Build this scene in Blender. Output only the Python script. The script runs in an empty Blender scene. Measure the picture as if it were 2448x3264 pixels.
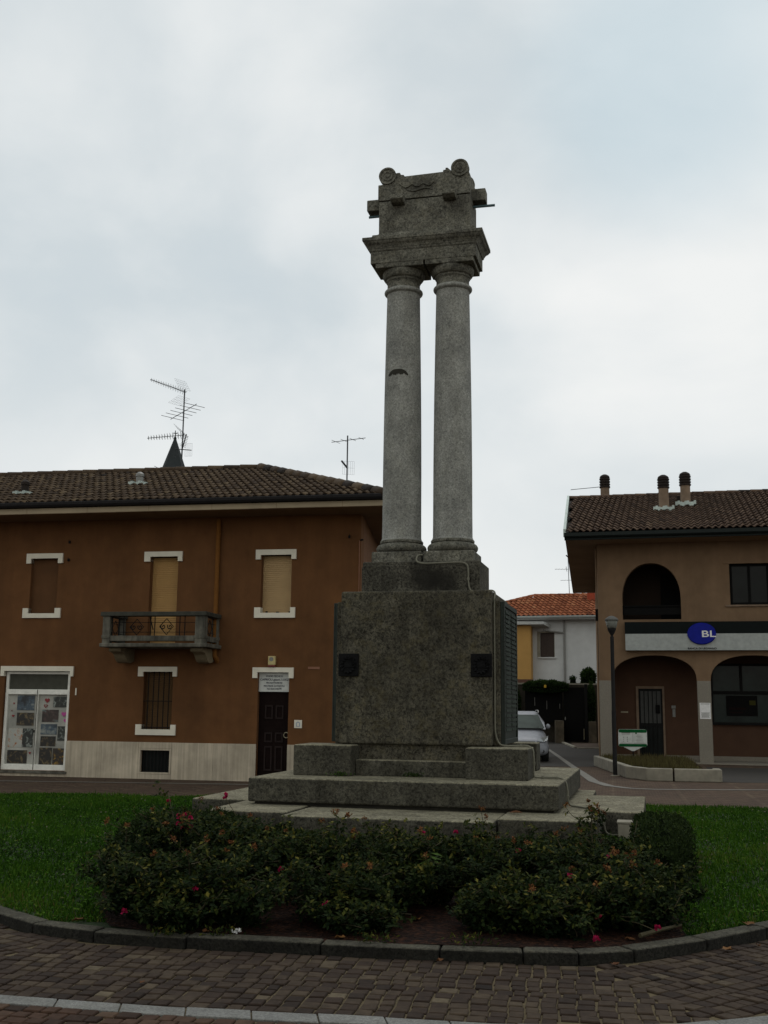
import bpy, bmesh, math, random
from mathutils import Vector, Matrix
from mathutils.geometry import tessellate_polygon
rnd = random.Random(7)
PI = math.pi
scn = bpy.context.scene
col = scn.collection

# ------------------------------------------------------------------ helpers
class MB:
    def __init__(s, off=(0, 0, 0)):
        s.v = []; s.f = []; s.t = []; s.sm = []; s.off = off; s.tint = 0.5; s.smooth = False
    def add(s, vs, fs):
        b = len(s.v); o = s.off
        s.v += [(x + o[0], y + o[1], z + o[2]) for x, y, z in vs]
        for f in fs:
            s.f.append(tuple(i + b for i in f)); s.t.append(s.tint); s.sm.append(s.smooth)
        return s
    def box(s, x0, x1, y0, y1, z0, z1):
        return s.add([(x0, y0, z0), (x1, y0, z0), (x1, y1, z0), (x0, y1, z0), (x0, y0, z1), (x1, y0, z1), (x1, y1, z1), (x0, y1, z1)],
                     [(3, 2, 1, 0), (4, 5, 6, 7), (0, 1, 5, 4), (1, 2, 6, 5), (2, 3, 7, 6), (3, 0, 4, 7)])
    def quad(s, a, b, c, d):
        return s.add([a, b, c, d], [(0, 1, 2, 3)])
    def hull(s, lo, hi):                      # two rings joined and capped
        n = len(lo)
        return s.add(list(lo) + list(hi), [tuple(range(n - 1, -1, -1)), tuple(range(n, 2 * n))] + [(i, (i + 1) % n, n + (i + 1) % n, n + i) for i in range(n)])
    def loft(s, rings, cap=True):
        n = len(rings[0]); vs = [p for r in rings for p in r]; fs = []
        for k in range(len(rings) - 1):
            for i in range(n):
                j = (i + 1) % n
                fs.append((k * n + i, k * n + j, (k + 1) * n + j, (k + 1) * n + i))
        if cap:
            fs.append(tuple(range(n - 1, -1, -1))); fs.append(tuple(range((len(rings) - 1) * n, len(rings) * n)))
        return s.add(vs, fs)
    def prism_xz(s, poly, y0, y1):            # polygon in x,z extruded along y
        return s.hull([(x, y0, z) for x, z in poly], [(x, y1, z) for x, z in poly])
    def prism_yz(s, poly, x0, x1):
        return s.hull([(x0, y, z) for y, z in poly], [(x1, y, z) for y, z in poly])
    def prism_xy(s, poly, z0, z1):
        return s.hull([(x, y, z0) for x, y in poly], [(x, y, z1) for x, y in poly])
    def lathe(s, prof, c=(0, 0), n=32):       # prof: (r, z)
        rings = [[(c[0] + r * math.cos(2 * PI * i / n), c[1] + r * math.sin(2 * PI * i / n), z) for i in range(n)] for r, z in prof]
        return s.loft(rings)
    def tube(s, pts, r, n=6, r2=None):
        pts = [Vector(p) for p in pts]; rings = []
        up = Vector((0, 0, 1))
        for i, p in enumerate(pts):
            d = (pts[min(i + 1, len(pts) - 1)] - pts[max(i - 1, 0)]).normalized()
            a = d.cross(up if abs(d.z) < .95 else Vector((1, 0, 0))).normalized(); b = d.cross(a)
            rr = r if r2 is None else r + (r2 - r) * i / max(1, len(pts) - 1)
            rings.append([tuple(p + (a * math.cos(2 * PI * k / n) + b * math.sin(2 * PI * k / n)) * rr) for k in range(n)])
        return s.loft(rings)
    def face_holes(s, outer, holes, y0, y1, flat=False):   # x,z polygon with holes, thickness y0..y1
        loops = [outer] + holes
        pts = [p for l in loops for p in l]
        tris = tessellate_polygon([[Vector((p[0], p[1], 0)) for p in l] for l in loops])
        n = len(pts)
        vs = [(x, y0, z) for x, z in pts] + [(x, y1, z) for x, z in pts]
        fs = [tuple(t) for t in tris] + ([] if flat else [tuple(i + n for i in reversed(t)) for t in tris])
        b = 0
        for l in loops:
            m = len(l)
            for i in range(m):
                j = (i + 1) % m; fs.append((b + i, b + j, n + b + j, n + b + i))
            b += m
        return s.add(vs, fs)
    def build(s, name, m, parent=None, bevel=0, seg=2, fix=True, smooth=None, loc=None):
        me = bpy.data.meshes.new(name)
        me.from_pydata(s.v, [], s.f)
        if any(abs(t - .5) > 1e-6 for t in s.t):
            at = me.attributes.new('tint', 'FLOAT', 'FACE'); at.data.foreach_set('value', s.t)
        me.polygons.foreach_set('use_smooth', s.sm if smooth is None else [smooth] * len(s.f))
        if fix or bevel:
            bm = bmesh.new(); bm.from_mesh(me)
            if fix: bmesh.ops.recalc_face_normals(bm, faces=bm.faces)
            if bevel:
                ed = [e for e in bm.edges if len(e.link_faces) == 2 and e.calc_face_angle(0) > .6]
                bmesh.ops.bevel(bm, geom=ed, offset=bevel, segments=seg, profile=.5, affect='EDGES', clamp_overlap=True)
            bm.to_mesh(me); bm.free()
        me.materials.append(m)
        o = bpy.data.objects.new(name, me); col.objects.link(o)
        if parent: o.parent = parent
        if loc: o.location = loc
        return o

def tag(o, label=None, cat=None, group=None, kind=None):
    if label: o['label'] = label
    if cat: o['category'] = cat
    if group: o['group'] = group
    if kind: o['kind'] = kind
    return o
def thing(name, label, cat, loc=(0, 0, 0), rz=0, group=None):
    o = bpy.data.objects.new(name, None); col.objects.link(o)
    o.empty_display_size = .3
    o.location = loc; o.rotation_euler = (0, 0, rz)
    return tag(o, label, cat, group)
def copy_tree(o, parent=None):
    c = o.copy(); col.objects.link(c); c.parent = parent
    for ch in list(o.children): copy_tree(ch, c)
    return c
def frame(a, s, n):                           # facade frame -> world
    return (math.cos(a) * s - math.sin(a) * n, math.sin(a) * s + math.cos(a) * n)
def text_mesh(txt, size, spacing=1.0, sx=1.0, bold=0.0):
    cu = bpy.data.curves.new('lettering', 'FONT'); cu.body = txt; cu.size = size; cu.space_character = spacing
    cu.align_x = 'CENTER'; cu.align_y = 'BOTTOM_BASELINE'; cu.extrude = .003; cu.offset = bold
    t = bpy.data.objects.new('lettering', cu); col.objects.link(t)
    dg = bpy.context.evaluated_depsgraph_get()
    me = bpy.data.meshes.new_from_object(t.evaluated_get(dg))
    bpy.data.objects.remove(t); bpy.data.curves.remove(cu)
    for v in me.vertices: v.co = Vector((v.co.x * sx, -v.co.z, v.co.y))      # stand the text up, facing -y
    return me
def lettering(name, txt, size, m, parent, loc, width=None, spacing=1.0, bold=0.0):
    me = text_mesh(txt, size, spacing, 1.0, bold)
    if width:
        xs = [v.co.x for v in me.vertices]; w = max(xs) - min(xs); k = width / w
        for v in me.vertices: v.co.x *= k
    me.materials.clear(); me.materials.append(m)
    o = bpy.data.objects.new(name, me); col.objects.link(o); o.parent = parent; o.location = loc
    return o

def spline(pts, n=6):
    P = [Vector(p) for p in pts]; r = []
    for i in range(len(P) - 1):
        p0, p1, p2, p3 = P[max(i - 1, 0)], P[i], P[i + 1], P[min(i + 2, len(P) - 1)]
        for j in range(n):
            t = j / n
            r.append(.5 * ((2 * p1) + (-p0 + p2) * t + (2 * p0 - 5 * p1 + 4 * p2 - p3) * t * t + (-p0 + 3 * p1 - 3 * p2 + p3) * t ** 3))
    return r + [P[-1]]

# ------------------------------------------------------------------ materials
def mat(name):
    m = bpy.data.materials.new(name); m.use_nodes = True
    nt = m.node_tree; p = nt.nodes['Principled BSDF']
    return m, nt, p
class N:
    def __init__(s, nt): s.nt = nt
    def n(s, typ, **kw):
        o = s.nt.nodes.new(typ)
        for k, v in kw.items(): setattr(o, k, v)
        return o
    def l(s, a, b): s.nt.links.new(a, b)
    def coord(s, stretch=(1, 1, 1), rot=(0, 0, 0), out='Object'):
        t = s.n('ShaderNodeTexCoord'); mp = s.n('ShaderNodeMapping')
        mp.inputs['Scale'].default_value = stretch; mp.inputs['Rotation'].default_value = rot
        s.l(t.outputs[out], mp.inputs['Vector']); return mp.outputs['Vector']
    def noise(s, vec, scale, detail=4, rough=.55, dist=0.0):
        t = s.n('ShaderNodeTexNoise'); t.inputs['Scale'].default_value = scale; t.inputs['Detail'].default_value = detail
        t.inputs['Roughness'].default_value = rough; t.inputs['Distortion'].default_value = dist
        s.l(vec, t.inputs['Vector']); return t.outputs['Fac']
    def ramp(s, fac, stops, interp='LINEAR'):
        r = s.n('ShaderNodeValToRGB'); r.color_ramp.interpolation = interp
        e = r.color_ramp.elements
        while len(e) < len(stops): e.new(.5)
        for i, (p, c) in enumerate(stops):
            e[i].position = p; e[i].color = (*c, 1) if len(c) == 3 else c
        s.l(fac, r.inputs['Fac']); return r.outputs['Color']
    def mix(s, a, b, fac, mode='MIX'):
        x = s.n('ShaderNodeMix', data_type='RGBA', blend_type=mode)
        for sock, v in ((x.inputs[0], fac), (x.inputs[6], a), (x.inputs[7], b)):
            if hasattr(v, 'node'): s.l(v, sock)
            elif isinstance(v, (int, float)): sock.default_value = v
            else: sock.default_value = (*v, 1)
        return x.outputs[2]
    def math(s, op, a, b=None, c=None):
        x = s.n('ShaderNodeMath', operation=op)
        for i, v in enumerate((a, b, c)):
            if v is None: continue
            if hasattr(v, 'node'): s.l(v, x.inputs[i])
            else: x.inputs[i].default_value = v
        return x.outputs[0]
    def bump(s, h, strength, dist, p, prev=None):
        b = s.n('ShaderNodeBump'); b.inputs['Strength'].default_value = strength; b.inputs['Distance'].default_value = dist
        s.l(h, b.inputs['Height'])
        if prev is not None: s.l(prev, b.inputs['Normal'])
        s.l(b.outputs['Normal'], p.inputs['Normal']); return b.outputs['Normal']
def k3(c, f): return tuple(x * f for x in c)

def rough_mat(name, c, var=.3, scale=6, rough=.85, bump=.2, bscale=60, bdist=.004, stretch=(1, 1, 1), dirt=.25, dscale=.8, spec=.3, metal=0):
    m, nt, p = mat(name); g = N(nt)
    v = g.coord(stretch)
    a = g.ramp(g.noise(v, scale, 6), [(.3, k3(c, 1 - var)), (.7, k3(c, 1 + var))])
    d = g.ramp(g.noise(g.coord(), dscale, 5, .6), [(.3, (1 - dirt,) * 3), (.65, (1, 1, 1))])
    g.l(g.mix(a, d, 1.0, 'MULTIPLY'), p.inputs['Base Color'])
    p.inputs['Roughness'].default_value = rough; p.inputs['Metallic'].default_value = metal
    p.inputs['Specular IOR Level'].default_value = spec
    if bump: g.bump(g.noise(v, bscale, 3), bump, bdist, p)
    return m

def add_streaks(m, lo=.72, sx=5, sz=.35):
    nt = m.node_tree; p = nt.nodes['Principled BSDF']; g = N(nt)
    src = p.inputs['Base Color'].links[0].from_socket
    a = g.ramp(g.noise(g.coord((sx, sx, sz)), 1.0, 6, .65), [(.32, (lo,) * 3), (.6, (1.04, 1.03, 1.02))])
    b = g.ramp(g.noise(g.coord((1, 1, .8)), 1.1, 7, .7), [(.35, (.85, .84, .82)), (.65, (1.06, 1.05, 1.05))])
    g.l(g.mix(g.mix(src, a, 1.0, 'MULTIPLY'), b, 1.0, 'MULTIPLY'), p.inputs['Base Color'])
def granite(name, dark, light, lichen, lamt=.35, stain=.55, spots=(), fine=34, bump=.45, top=None):
    m, nt, p = mat(name); g = N(nt)
    v = g.coord(); tc = g.n('ShaderNodeTexCoord')
    f1 = g.noise(v, fine, 5, .7, .8)
    base = g.ramp(f1, [(.36, dark), (.50, tuple((a + b) / 2 for a, b in zip(dark, light))), (.64, light)])
    big = g.noise(v, 3.4, 7, .65)
    base = g.mix(base, lichen, g.math('MULTIPLY', g.ramp(g.noise(v, 8, 7, .7), [(.5, (0, 0, 0)), (.72, (1, 1, 1))]), lamt))
    st = g.ramp(big, [(.32, (1 - stain,) * 3), (.62, (1.05, 1.05, 1.03))])
    base = g.mix(base, st, 1.0, 'MULTIPLY')
    streak = g.ramp(g.noise(g.coord((7, 7, .6)), 1.0, 4, .6), [(.35, (.72, .71, .68)), (.6, (1, 1, 1))])
    base = g.mix(base, streak, .55, 'MULTIPLY')
    for (c, rad, amt) in spots:
        d = g.n('ShaderNodeVectorMath', operation='DISTANCE'); g.l(tc.outputs['Object'], d.inputs[0]); d.inputs[1].default_value = c
        dd = g.math('ADD', d.outputs['Value'], g.math('MULTIPLY', g.math('SUBTRACT', g.noise(v, 5, 5), .5), rad * 1.6))
        mr = g.n('ShaderNodeMapRange'); mr.inputs['From Min'].default_value = rad * .35; mr.inputs['From Max'].default_value = rad
        mr.inputs['To Min'].default_value = amt; mr.inputs['To Max'].default_value = 0
        g.l(dd, mr.inputs['Value'])
        base = g.mix(base, (.016, .015, .013), mr.outputs['Result'])
    if top:                                   # light from above put into the colour: upper faces paler, upright ones darker
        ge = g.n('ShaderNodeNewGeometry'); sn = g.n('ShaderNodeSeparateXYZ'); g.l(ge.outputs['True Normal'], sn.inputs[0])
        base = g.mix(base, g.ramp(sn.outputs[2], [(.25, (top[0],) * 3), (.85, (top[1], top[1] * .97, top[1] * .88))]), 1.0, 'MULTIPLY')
    g.l(base, p.inputs['Base Color'])
    p.inputs['Roughness'].default_value = .95; p.inputs['Specular IOR Level'].default_value = .12
    n1 = g.bump(f1, bump, .012, p)
    g.bump(big, .5, .03, p, n1)
    return m

def tinted(name, stops, rough=.7, spec=.3, noise=None, trans=0):
    m, nt, p = mat(name); g = N(nt)
    a = g.n('ShaderNodeAttribute', attribute_name='tint')
    c = g.ramp(a.outputs['Fac'], stops)
    if noise:
        c = g.mix(c, g.ramp(g.noise(g.coord(), noise, 4), [(.3, (.7, .7, .7)), (.7, (1.15, 1.15, 1.15))]), 1.0, 'MULTIPLY')
        g.bump(g.noise(g.coord(), noise * 3, 3), .3, .006, p)
    g.l(c, p.inputs['Base Color']); p.inputs['Roughness'].default_value = rough; p.inputs['Specular IOR Level'].default_value = spec
    if trans:
        tr = g.n('ShaderNodeBsdfTranslucent'); g.l(c, tr.inputs['Color'])
        mx = g.n('ShaderNodeMixShader'); mx.inputs[0].default_value = trans
        out = [n for n in nt.nodes if n.type == 'OUTPUT_MATERIAL'][0]
        g.l(p.outputs[0], mx.inputs[1]); g.l(tr.outputs[0], mx.inputs[2]); g.l(mx.outputs[0], out.inputs['Surface'])
    return m
def plain(name, c, rough=.5, metal=0, spec=.5, coat=0):
    m, nt, p = mat(name); g = N(nt)
    n = g.ramp(g.noise(g.coord(), 9, 5), [(.3, k3(c, .86)), (.7, k3(c, 1.1))])
    g.l(n, p.inputs['Base Color']); p.inputs['Roughness'].default_value = rough; p.inputs['Metallic'].default_value = metal
    p.inputs['Specular IOR Level'].default_value = spec; p.inputs['Coat Weight'].default_value = coat
    return m

MT = {}
MT['col'] = granite('column_granite', (.165, .168, .160), (.395, .40, .378), (.25, .245, .205), .3, .32, fine=42)
MT['ped'] = granite('pedestal_granite', (.020, .019, .0155), (.140, .130, .100), (.165, .138, .066), .40, .45, [((.35, -.95, 2.75), .55, .35), ((-.1, -.95, 2.0), .8, .22)], fine=30)
MT['upper'] = granite('stained_granite', (.020, .019, .016), (.15, .143, .118), (.14, .125, .085), .3, .5, [((.05, -.5, 3.25), .32, .85), ((.3, -.5, 3.2), .25, .75), ((-.45, -.5, 3.2), .22, .5)])
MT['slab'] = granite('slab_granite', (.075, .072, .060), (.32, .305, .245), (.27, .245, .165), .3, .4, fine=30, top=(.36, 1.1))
MT['top'] = granite('crown_granite', (.055, .054, .048), (.265, .26, .22), (.22, .20, .14), .35, .5, [((.45, -.3, 8.6), .22, .4), ((-.5, -.3, 8.62), .2, .35), ((-.1, -.3, 8.95), .2, .35)])
MT['dark_joint'] = rough_mat('dark_mortar', (.03, .028, .022))
MT['bronze'] = rough_mat('dark_bronze', (.016, .023, .018), .3, 12, .6, .2, 40, .003, spec=.3)
MT['letters'] = rough_mat('worn_bronze_letters', (.045, .058, .048), .3, 30, .7, .2, 40, .003, spec=.2)
MT['plaque'] = rough_mat('black_bronze', (.005, .005, .0055), .3, 12, .7, .5, 30, .01, spec=.12)
MT['conduit'] = plain('grey_plastic_conduit', (.165, .16, .125), .8, 0, .1)
MT['teal'] = plain('oxidised_pipe', (.05, .10, .115), .6)
MT['concrete'] = rough_mat('pale_concrete', (.27, .25, .20), .2, 5, .9, .3, 50)
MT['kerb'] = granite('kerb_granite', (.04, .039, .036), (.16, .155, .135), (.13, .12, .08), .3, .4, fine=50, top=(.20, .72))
MT['band'] = granite('band_granite', (.12, .12, .117), (.25, .25, .24), (.2, .2, .18), .15, .25, fine=70, bump=.2)
MT['stucco'] = rough_mat('brown_stucco', (.142, .064, .024), .10, 3, .95, .35, 140, .004, dirt=.22, dscale=.5)
add_streaks(MT['stucco'], .88, 3)
MT['stucco_dark'] = rough_mat('brown_infill', (.112, .052, .021), .08, 4, .95, .3, 140, .004)
MT['trav'] = rough_mat('travertine', (.53, .47, .37), .13, 3, .75, .15, 40, .003, stretch=(5, 5, .35), dirt=.3, dscale=1.6)
add_streaks(MT['trav'], .80, 26, .5)
MT['white_stone'] = rough_mat('white_marble_trim', (.74, .705, .60), .06, 5, .7, .1, 60, dirt=.12)
MT['cream'] = rough_mat('cream_fascia', (.38, .31, .21), .08, 4, .8, .1, 60, dirt=.2)
MT['bank_soffit'] = rough_mat('bank_soffit_plaster', (.30, .205, .125), .08, 3, .95, .2, 60)
MT['soffit'] = rough_mat('soffit_plaster', (.20, .13, .075), .1, 4, .9, .1, 60)
MT['gutter'] = plain('dark_gutter_metal', (.018, .017, .018), .8, 0, .1)
MT['pipe'] = plain('ochre_drainpipe', (.17, .072, .018), .8, 0, .1)
MT['shutter'] = rough_mat('beige_roller_shutter', (.46, .32, .165), .05, 5, .7, .05, 60, dirt=.1)
MT['shutter_old'] = rough_mat('ochre_roller_shutter', (.43, .26, .10), .05, 5, .7, .05, 60, dirt=.15)
MT['shutter_brown'] = rough_mat('brown_roller_shutter', (.12, .065, .024), .05, 5, .7, .05, 60, dirt=.15)
MT['iron'] = plain('black_iron', (.012, .012, .012), .8, 0, .1)
MT['balcony'] = rough_mat('weathered_balcony_stone', (.15, .145, .12), .3, 7, .9, .3, 50, dirt=.45, dscale=2.5)
add_streaks(MT['balcony'], .45, 9, .8)
MT['handrail'] = rough_mat('blackened_handrail_stone', (.05, .05, .04), .3, 7, .9, .3, 50, dirt=.4, dscale=2.5)
MT['bracket'] = rough_mat('bracket_stone', (.20, .165, .105), .2, 7, .9, .2, 50, dirt=.3)
MT['pvc'] = plain('white_pvc', (.76, .76, .71), .6, 0, .2)
MT['panel'] = plain('grey_transom', (.065, .066, .054), .8, 0, .1)
MT['paper'] = plain('grey_paper', (.40, .40, .38), .8)
MT['signwhite'] = plain('white_sign_board', (.52, .54, .52), .5)
MT['ink'] = plain('dark_blue_ink', (.016, .018, .04), .6)
MT['black'] = plain('black_paint', (.006, .006, .006), .8, 0, .1)
MT['doorwood'] = rough_mat('dark_brown_door', (.010, .0055, .005), .2, 8, .7, .1, 40, spec=.06)
MT['moulding'] = plain('door_moulding', (.018, .011, .010), .6, 0, .15)  # paler than the door: highlights on the ledges put into the colour
MT['brass'] = plain('old_brass', (.30, .27, .19), .45, .6)
MT['yellowed'] = plain('yellowed_plastic', (.50, .42, .19), .55)
MT['redlens'] = plain('red_lens', (.16, .02, .015), .35)
MT['pinkpatch'] = plain('bare_plaster', (.24, .115, .07), .9)
MT['bank'] = rough_mat('tan_stucco', (.20, .131, .079), .08, 3, .95, .3, 140, .004, dirt=.15, dscale=.4)
add_streaks(MT['bank'], .90, 3)
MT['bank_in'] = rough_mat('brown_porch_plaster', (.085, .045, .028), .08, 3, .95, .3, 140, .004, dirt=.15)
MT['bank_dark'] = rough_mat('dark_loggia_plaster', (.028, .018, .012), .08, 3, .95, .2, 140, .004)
MT['pillar'] = rough_mat('bush_hammered_granite', (.225, .205, .17), .18, 60, .85, .2, 90, dirt=.12)
MT['signdark'] = plain('dark_sign_panel', (.006, .009, .009), .7, 0, .1)
MT['signgrey'] = plain('silver_sign_panel', (.36, .385, .375), .6, 0, .2)
MT['blue'] = plain('blue_enamel', (.006, .012, .24), .6, 0, .15)
MT['white'] = plain('white_enamel', (.75, .75, .75), .5)
MT['grey'] = plain('grey_metal', (.20, .20, .19), .5, .3)
MT['fasciadark'] = plain('dark_green_fascia', (.011, .015, .014), .7, 0, .15)
MT['chim'] = rough_mat('chimney_plaster', (.21, .15, .105), .15, 6, .9, .2, 60)
MT['chimcap'] = rough_mat('dark_clay_cap', (.022, .015, .012), .2, 9, .85, .2, 60)
MT['lead'] = rough_mat('pale_lead_flashing', (.48, .56, .53), .15, 12, .6, .2, 30)
MT['whitehouse'] = rough_mat('white_render', (.56, .57, .57), .04, 3, .9, .15, 60, dirt=.18, dscale=.6)
MT['orange'] = rough_mat('orange_render', (.47, .27, .085), .05, 3, .9, .15, 60, dirt=.1)
MT['brownshut'] = plain('brown_shutters', (.032, .016, .010), .6)
MT['spire'] = rough_mat('slate_spire', (.028, .035, .037), .12, 3, .9, .1, 30)
MT['ant'] = plain('antenna_metal', (.045, .05, .055), .5, .5)
MT['lamppost'] = plain('charcoal_lamp_post', (.020, .0195, .020), .8, 0, .1)
MT['wallconc'] = rough_mat('weathered_concrete_wall', (.05, .042, .03), .25, 4, .9, .3, 50, dirt=.4)
MT['stained'] = rough_mat('stained_low_wall', (.11, .09, .062), .3, 5, .9, .3, 50, dirt=.5, dscale=2)
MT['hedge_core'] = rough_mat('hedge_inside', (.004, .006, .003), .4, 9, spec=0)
MT['stem'] = rough_mat('stem_bark', (.06, .05, .025), .3, 20)
MT['asphalt'] = rough_mat('asphalt', (.034, .030, .026), .25, 30, .9, .3, 120, .004, dirt=.2)
MT['line'] = rough_mat('white_stone_line', (.18, .17, .15), .15, 9, .8, .1, 60, dirt=.2)
MT['brownmat'] = rough_mat('brown_threshold_paving', (.06, .038, .024), .2, 20)
MT['tyre'] = plain('tyre_rubber', (.012, .012, .012), .85)
MT['carpaint'] = plain('silver_car_paint', (.24, .25, .28), .5, .15, .25, .05)
MT['carblack'] = plain('black_trim', (.010, .010, .011), .5)
MT['petal'] = tinted('pink_petal', [(0, (.24, .005, .035)), (1, (.42, .022, .10))], .8, .1, None, .15)
MT['dried'] = tinted('dried_bloom', [(0, (.05, .015, .005)), (.6, (.15, .052, .014)), (1, (.21, .11, .035))], .8, .2)
MT['leaf'] = tinted('rose_leaf', [(0, (.005, .011, .004)), (.45, (.011, .021, .005)), (.75, (.032, .041, .007)), (1, (.13, .115, .022))], .8, .08, None, .12)
MT['boxleaf'] = tinted('box_leaf', [(0, (.005, .009, .003)), (.6, (.013, .024, .006)), (1, (.035, .052, .012))], .8, .08, None, .12)
MT['hedgeleaf'] = tinted('hedge_leaf', [(0, (.004, .008, .003)), (.6, (.018, .036, .009)), (1, (.06, .105, .022))], .8, .08, None, .12)
MT['grass'] = tinted('grass_blade', [(0, (.008, .024, .003)), (.5, (.028, .078, .006)), (.85, (.062, .125, .010)), (1, (.11, .095, .030))], .85, .06, None, .15)
MT['clover'] = plain('clover_flower', (.22, .20, .15), .8)
MT['dry'] = tinted('fallen_leaf', [(0, (.07, .024, .009)), (1, (.15, .07, .02))], .8, .2)
MT['heather'] = tinted('heather', [(0, (.04, .028, .014)), (.6, (.085, .075, .028)), (1, (.13, .12, .045))], .9, .1)
MT['sett'] = tinted('porphyry_sett', [(0, (.014, .0095, .0075)), (.4, (.034, .0225, .0165)), (.75, (.062, .045, .030)), (1, (.108, .086, .056))], .85, .12, 22)
MT['settred'] = tinted('red_porphyry_sett', [(0, (.024, .015, .011)), (.5, (.058, .032, .021)), (1, (.10, .065, .042))], .85, .12, 22)
MT['tileL'] = tinted('brown_roof_tile', [(0, (.012, .008, .006)), (.35, (.052, .034, .021)), (.6, (.088, .060, .036)), (1, (.15, .11, .062))], .85, .2, 7)
MT['tileB'] = tinted('brown_bank_tile', [(0, (.012, .008, .006)), (.35, (.068, .042, .029)), (.6, (.115, .074, .050)), (1, (.18, .125, .085))], .85, .2, 7)
MT['tileW'] = tinted('orange_roof_tile', [(0, (.08, .02, .008)), (.35, (.24, .075, .032)), (.6, (.34, .115, .052)), (1, (.42, .21, .10))], .85, .2, 7)
def glass(name, c, rough=.06, spec=.8):
    m, nt, p = mat(name)
    g = N(nt); g.l(g.ramp(g.noise(g.coord(), 1.6, 4), [(.3, k3(c, .6)), (.7, k3(c, 1.4))]), p.inputs['Base Color'])
    p.inputs['Roughness'].default_value = rough; p.inputs['Specular IOR Level'].default_value = spec
    return m
MT['glass'] = glass('dark_window_glass', (.008, .010, .010), .2, .12)
MT['glassgreen'] = glass('greenish_bank_glass', (.013, .022, .020), .2, .15)
MT['shopglass'] = glass('shop_glass', (.34, .34, .31), .4, .08)
MT['carglass'] = glass('car_windscreen', (.045, .062, .055), .4, .03)
m, nt, p = mat('lamp_glass'); p.inputs['Base Color'].default_value = (.30, .31, .28, 1); p.inputs['Transmission Weight'].default_value = .55
p.inputs['Roughness'].default_value = .15; p.inputs['IOR'].default_value = 1.1; MT['lampglass'] = m
m, nt, p = mat('headlight_glass'); p.inputs['Base Color'].default_value = (.35, .37, .38, 1); p.inputs['Roughness'].default_value = .15
p.inputs['Metallic'].default_value = .5; MT['headlight'] = m

# road: porphyry setts in segmental arcs
def road_mat():
    m, nt, p = mat('porphyry_arc_paving'); g = N(nt)
    v = g.coord((1, 1, 1), (0, 0, .2), 'Object')
    sp = g.n('ShaderNodeSeparateXYZ'); g.l(v, sp.inputs[0])
    W = 1.25
    u = g.math('SUBTRACT', g.math('FRACT', g.math('DIVIDE', sp.outputs[0], W)), .5)
    arc = g.math('MULTIPLY', g.math('MULTIPLY', u, u), 1.7)
    vy = g.math('ADD', sp.outputs[1], arc)
    cb = g.n('ShaderNodeCombineXYZ'); g.l(sp.outputs[0], cb.inputs[0]); g.l(vy, cb.inputs[1])
    br = g.n('ShaderNodeTexBrick'); br.inputs['Scale'].default_value = 1.0
    br.inputs['Brick Width'].default_value = .115; br.inputs['Row Height'].default_value = .105; br.inputs['Mortar Size'].default_value = .010
    br.inputs['Mortar Smooth'].default_value = .3
    br.inputs['Color1'].default_value = (.086, .054, .042, 1); br.inputs['Color2'].default_value = (.048, .032, .026, 1); br.inputs['Mortar'].default_value = (.095, .072, .048, 1)
    g.l(cb.outputs[0], br.inputs['Vector'])
    seam = g.ramp(g.math('ABSOLUTE', u), [(.455, (0, 0, 0)), (.49, (.22, .22, .22))])
    row = g.math('FRACT', g.math('DIVIDE', vy, .42))
    arcs = g.math('MULTIPLY', g.ramp(row, [(.0, (1, 1, 1)), (.12, (0, 0, 0))]), .9)
    c = g.mix(br.outputs['Color'], (.24, .195, .125), g.math('MULTIPLY', g.math('MAXIMUM', seam, arcs), g.ramp(g.noise(g.coord(), 2.5, 3), [(.35, (.1, .1, .1)), (.65, (1, 1, 1))])))
    c = g.mix(c, g.ramp(g.noise(g.coord(), .5, 6, .65), [(.3, (.72, .72, .74)), (.7, (1.1, 1.08, 1.04))]), 1.0, 'MULTIPLY')
    g.l(c, p.inputs['Base Color']); p.inputs['Roughness'].default_value = .9; p.inputs['Specular IOR Level'].default_value = .1
    g.bump(br.outputs['Fac'], -.4, .01, p)
    return m
MT['road'] = road_mat()
MT['joint'] = rough_mat('sandy_joint', (.105, .080, .042), .3, 30, .95, .3, 80)
def soil_mat():
    m, nt, p = mat('bark_mulch_soil'); g = N(nt)
    v = g.n('ShaderNodeTexVoronoi'); v.inputs['Scale'].default_value = 38; g.l(g.coord(), v.inputs['Vector'])
    c = g.ramp(v.outputs['Color'], [(.1, (.005, .0025, .0018)), (.6, (.022, .0085, .005)), (.95, (.055, .022, .011))])
    c = g.mix(c, g.ramp(g.noise(g.coord(), 3, 5), [(.3, (.45, .45, .45)), (.7, (1.1, 1.1, 1.1))]), 1.0, 'MULTIPLY')
    g.l(c, p.inputs['Base Color']); p.inputs['Roughness'].default_value = .95; p.inputs['Specular IOR Level'].default_value = .1
    g.bump(v.outputs['Distance'], .8, .02, p); return m
MT['soil'] = soil_mat()
MT['lawnbase'] = rough_mat('turf', (.012, .026, .004), .35, 7, .95, .6, 60, .02, dirt=.3)

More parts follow.
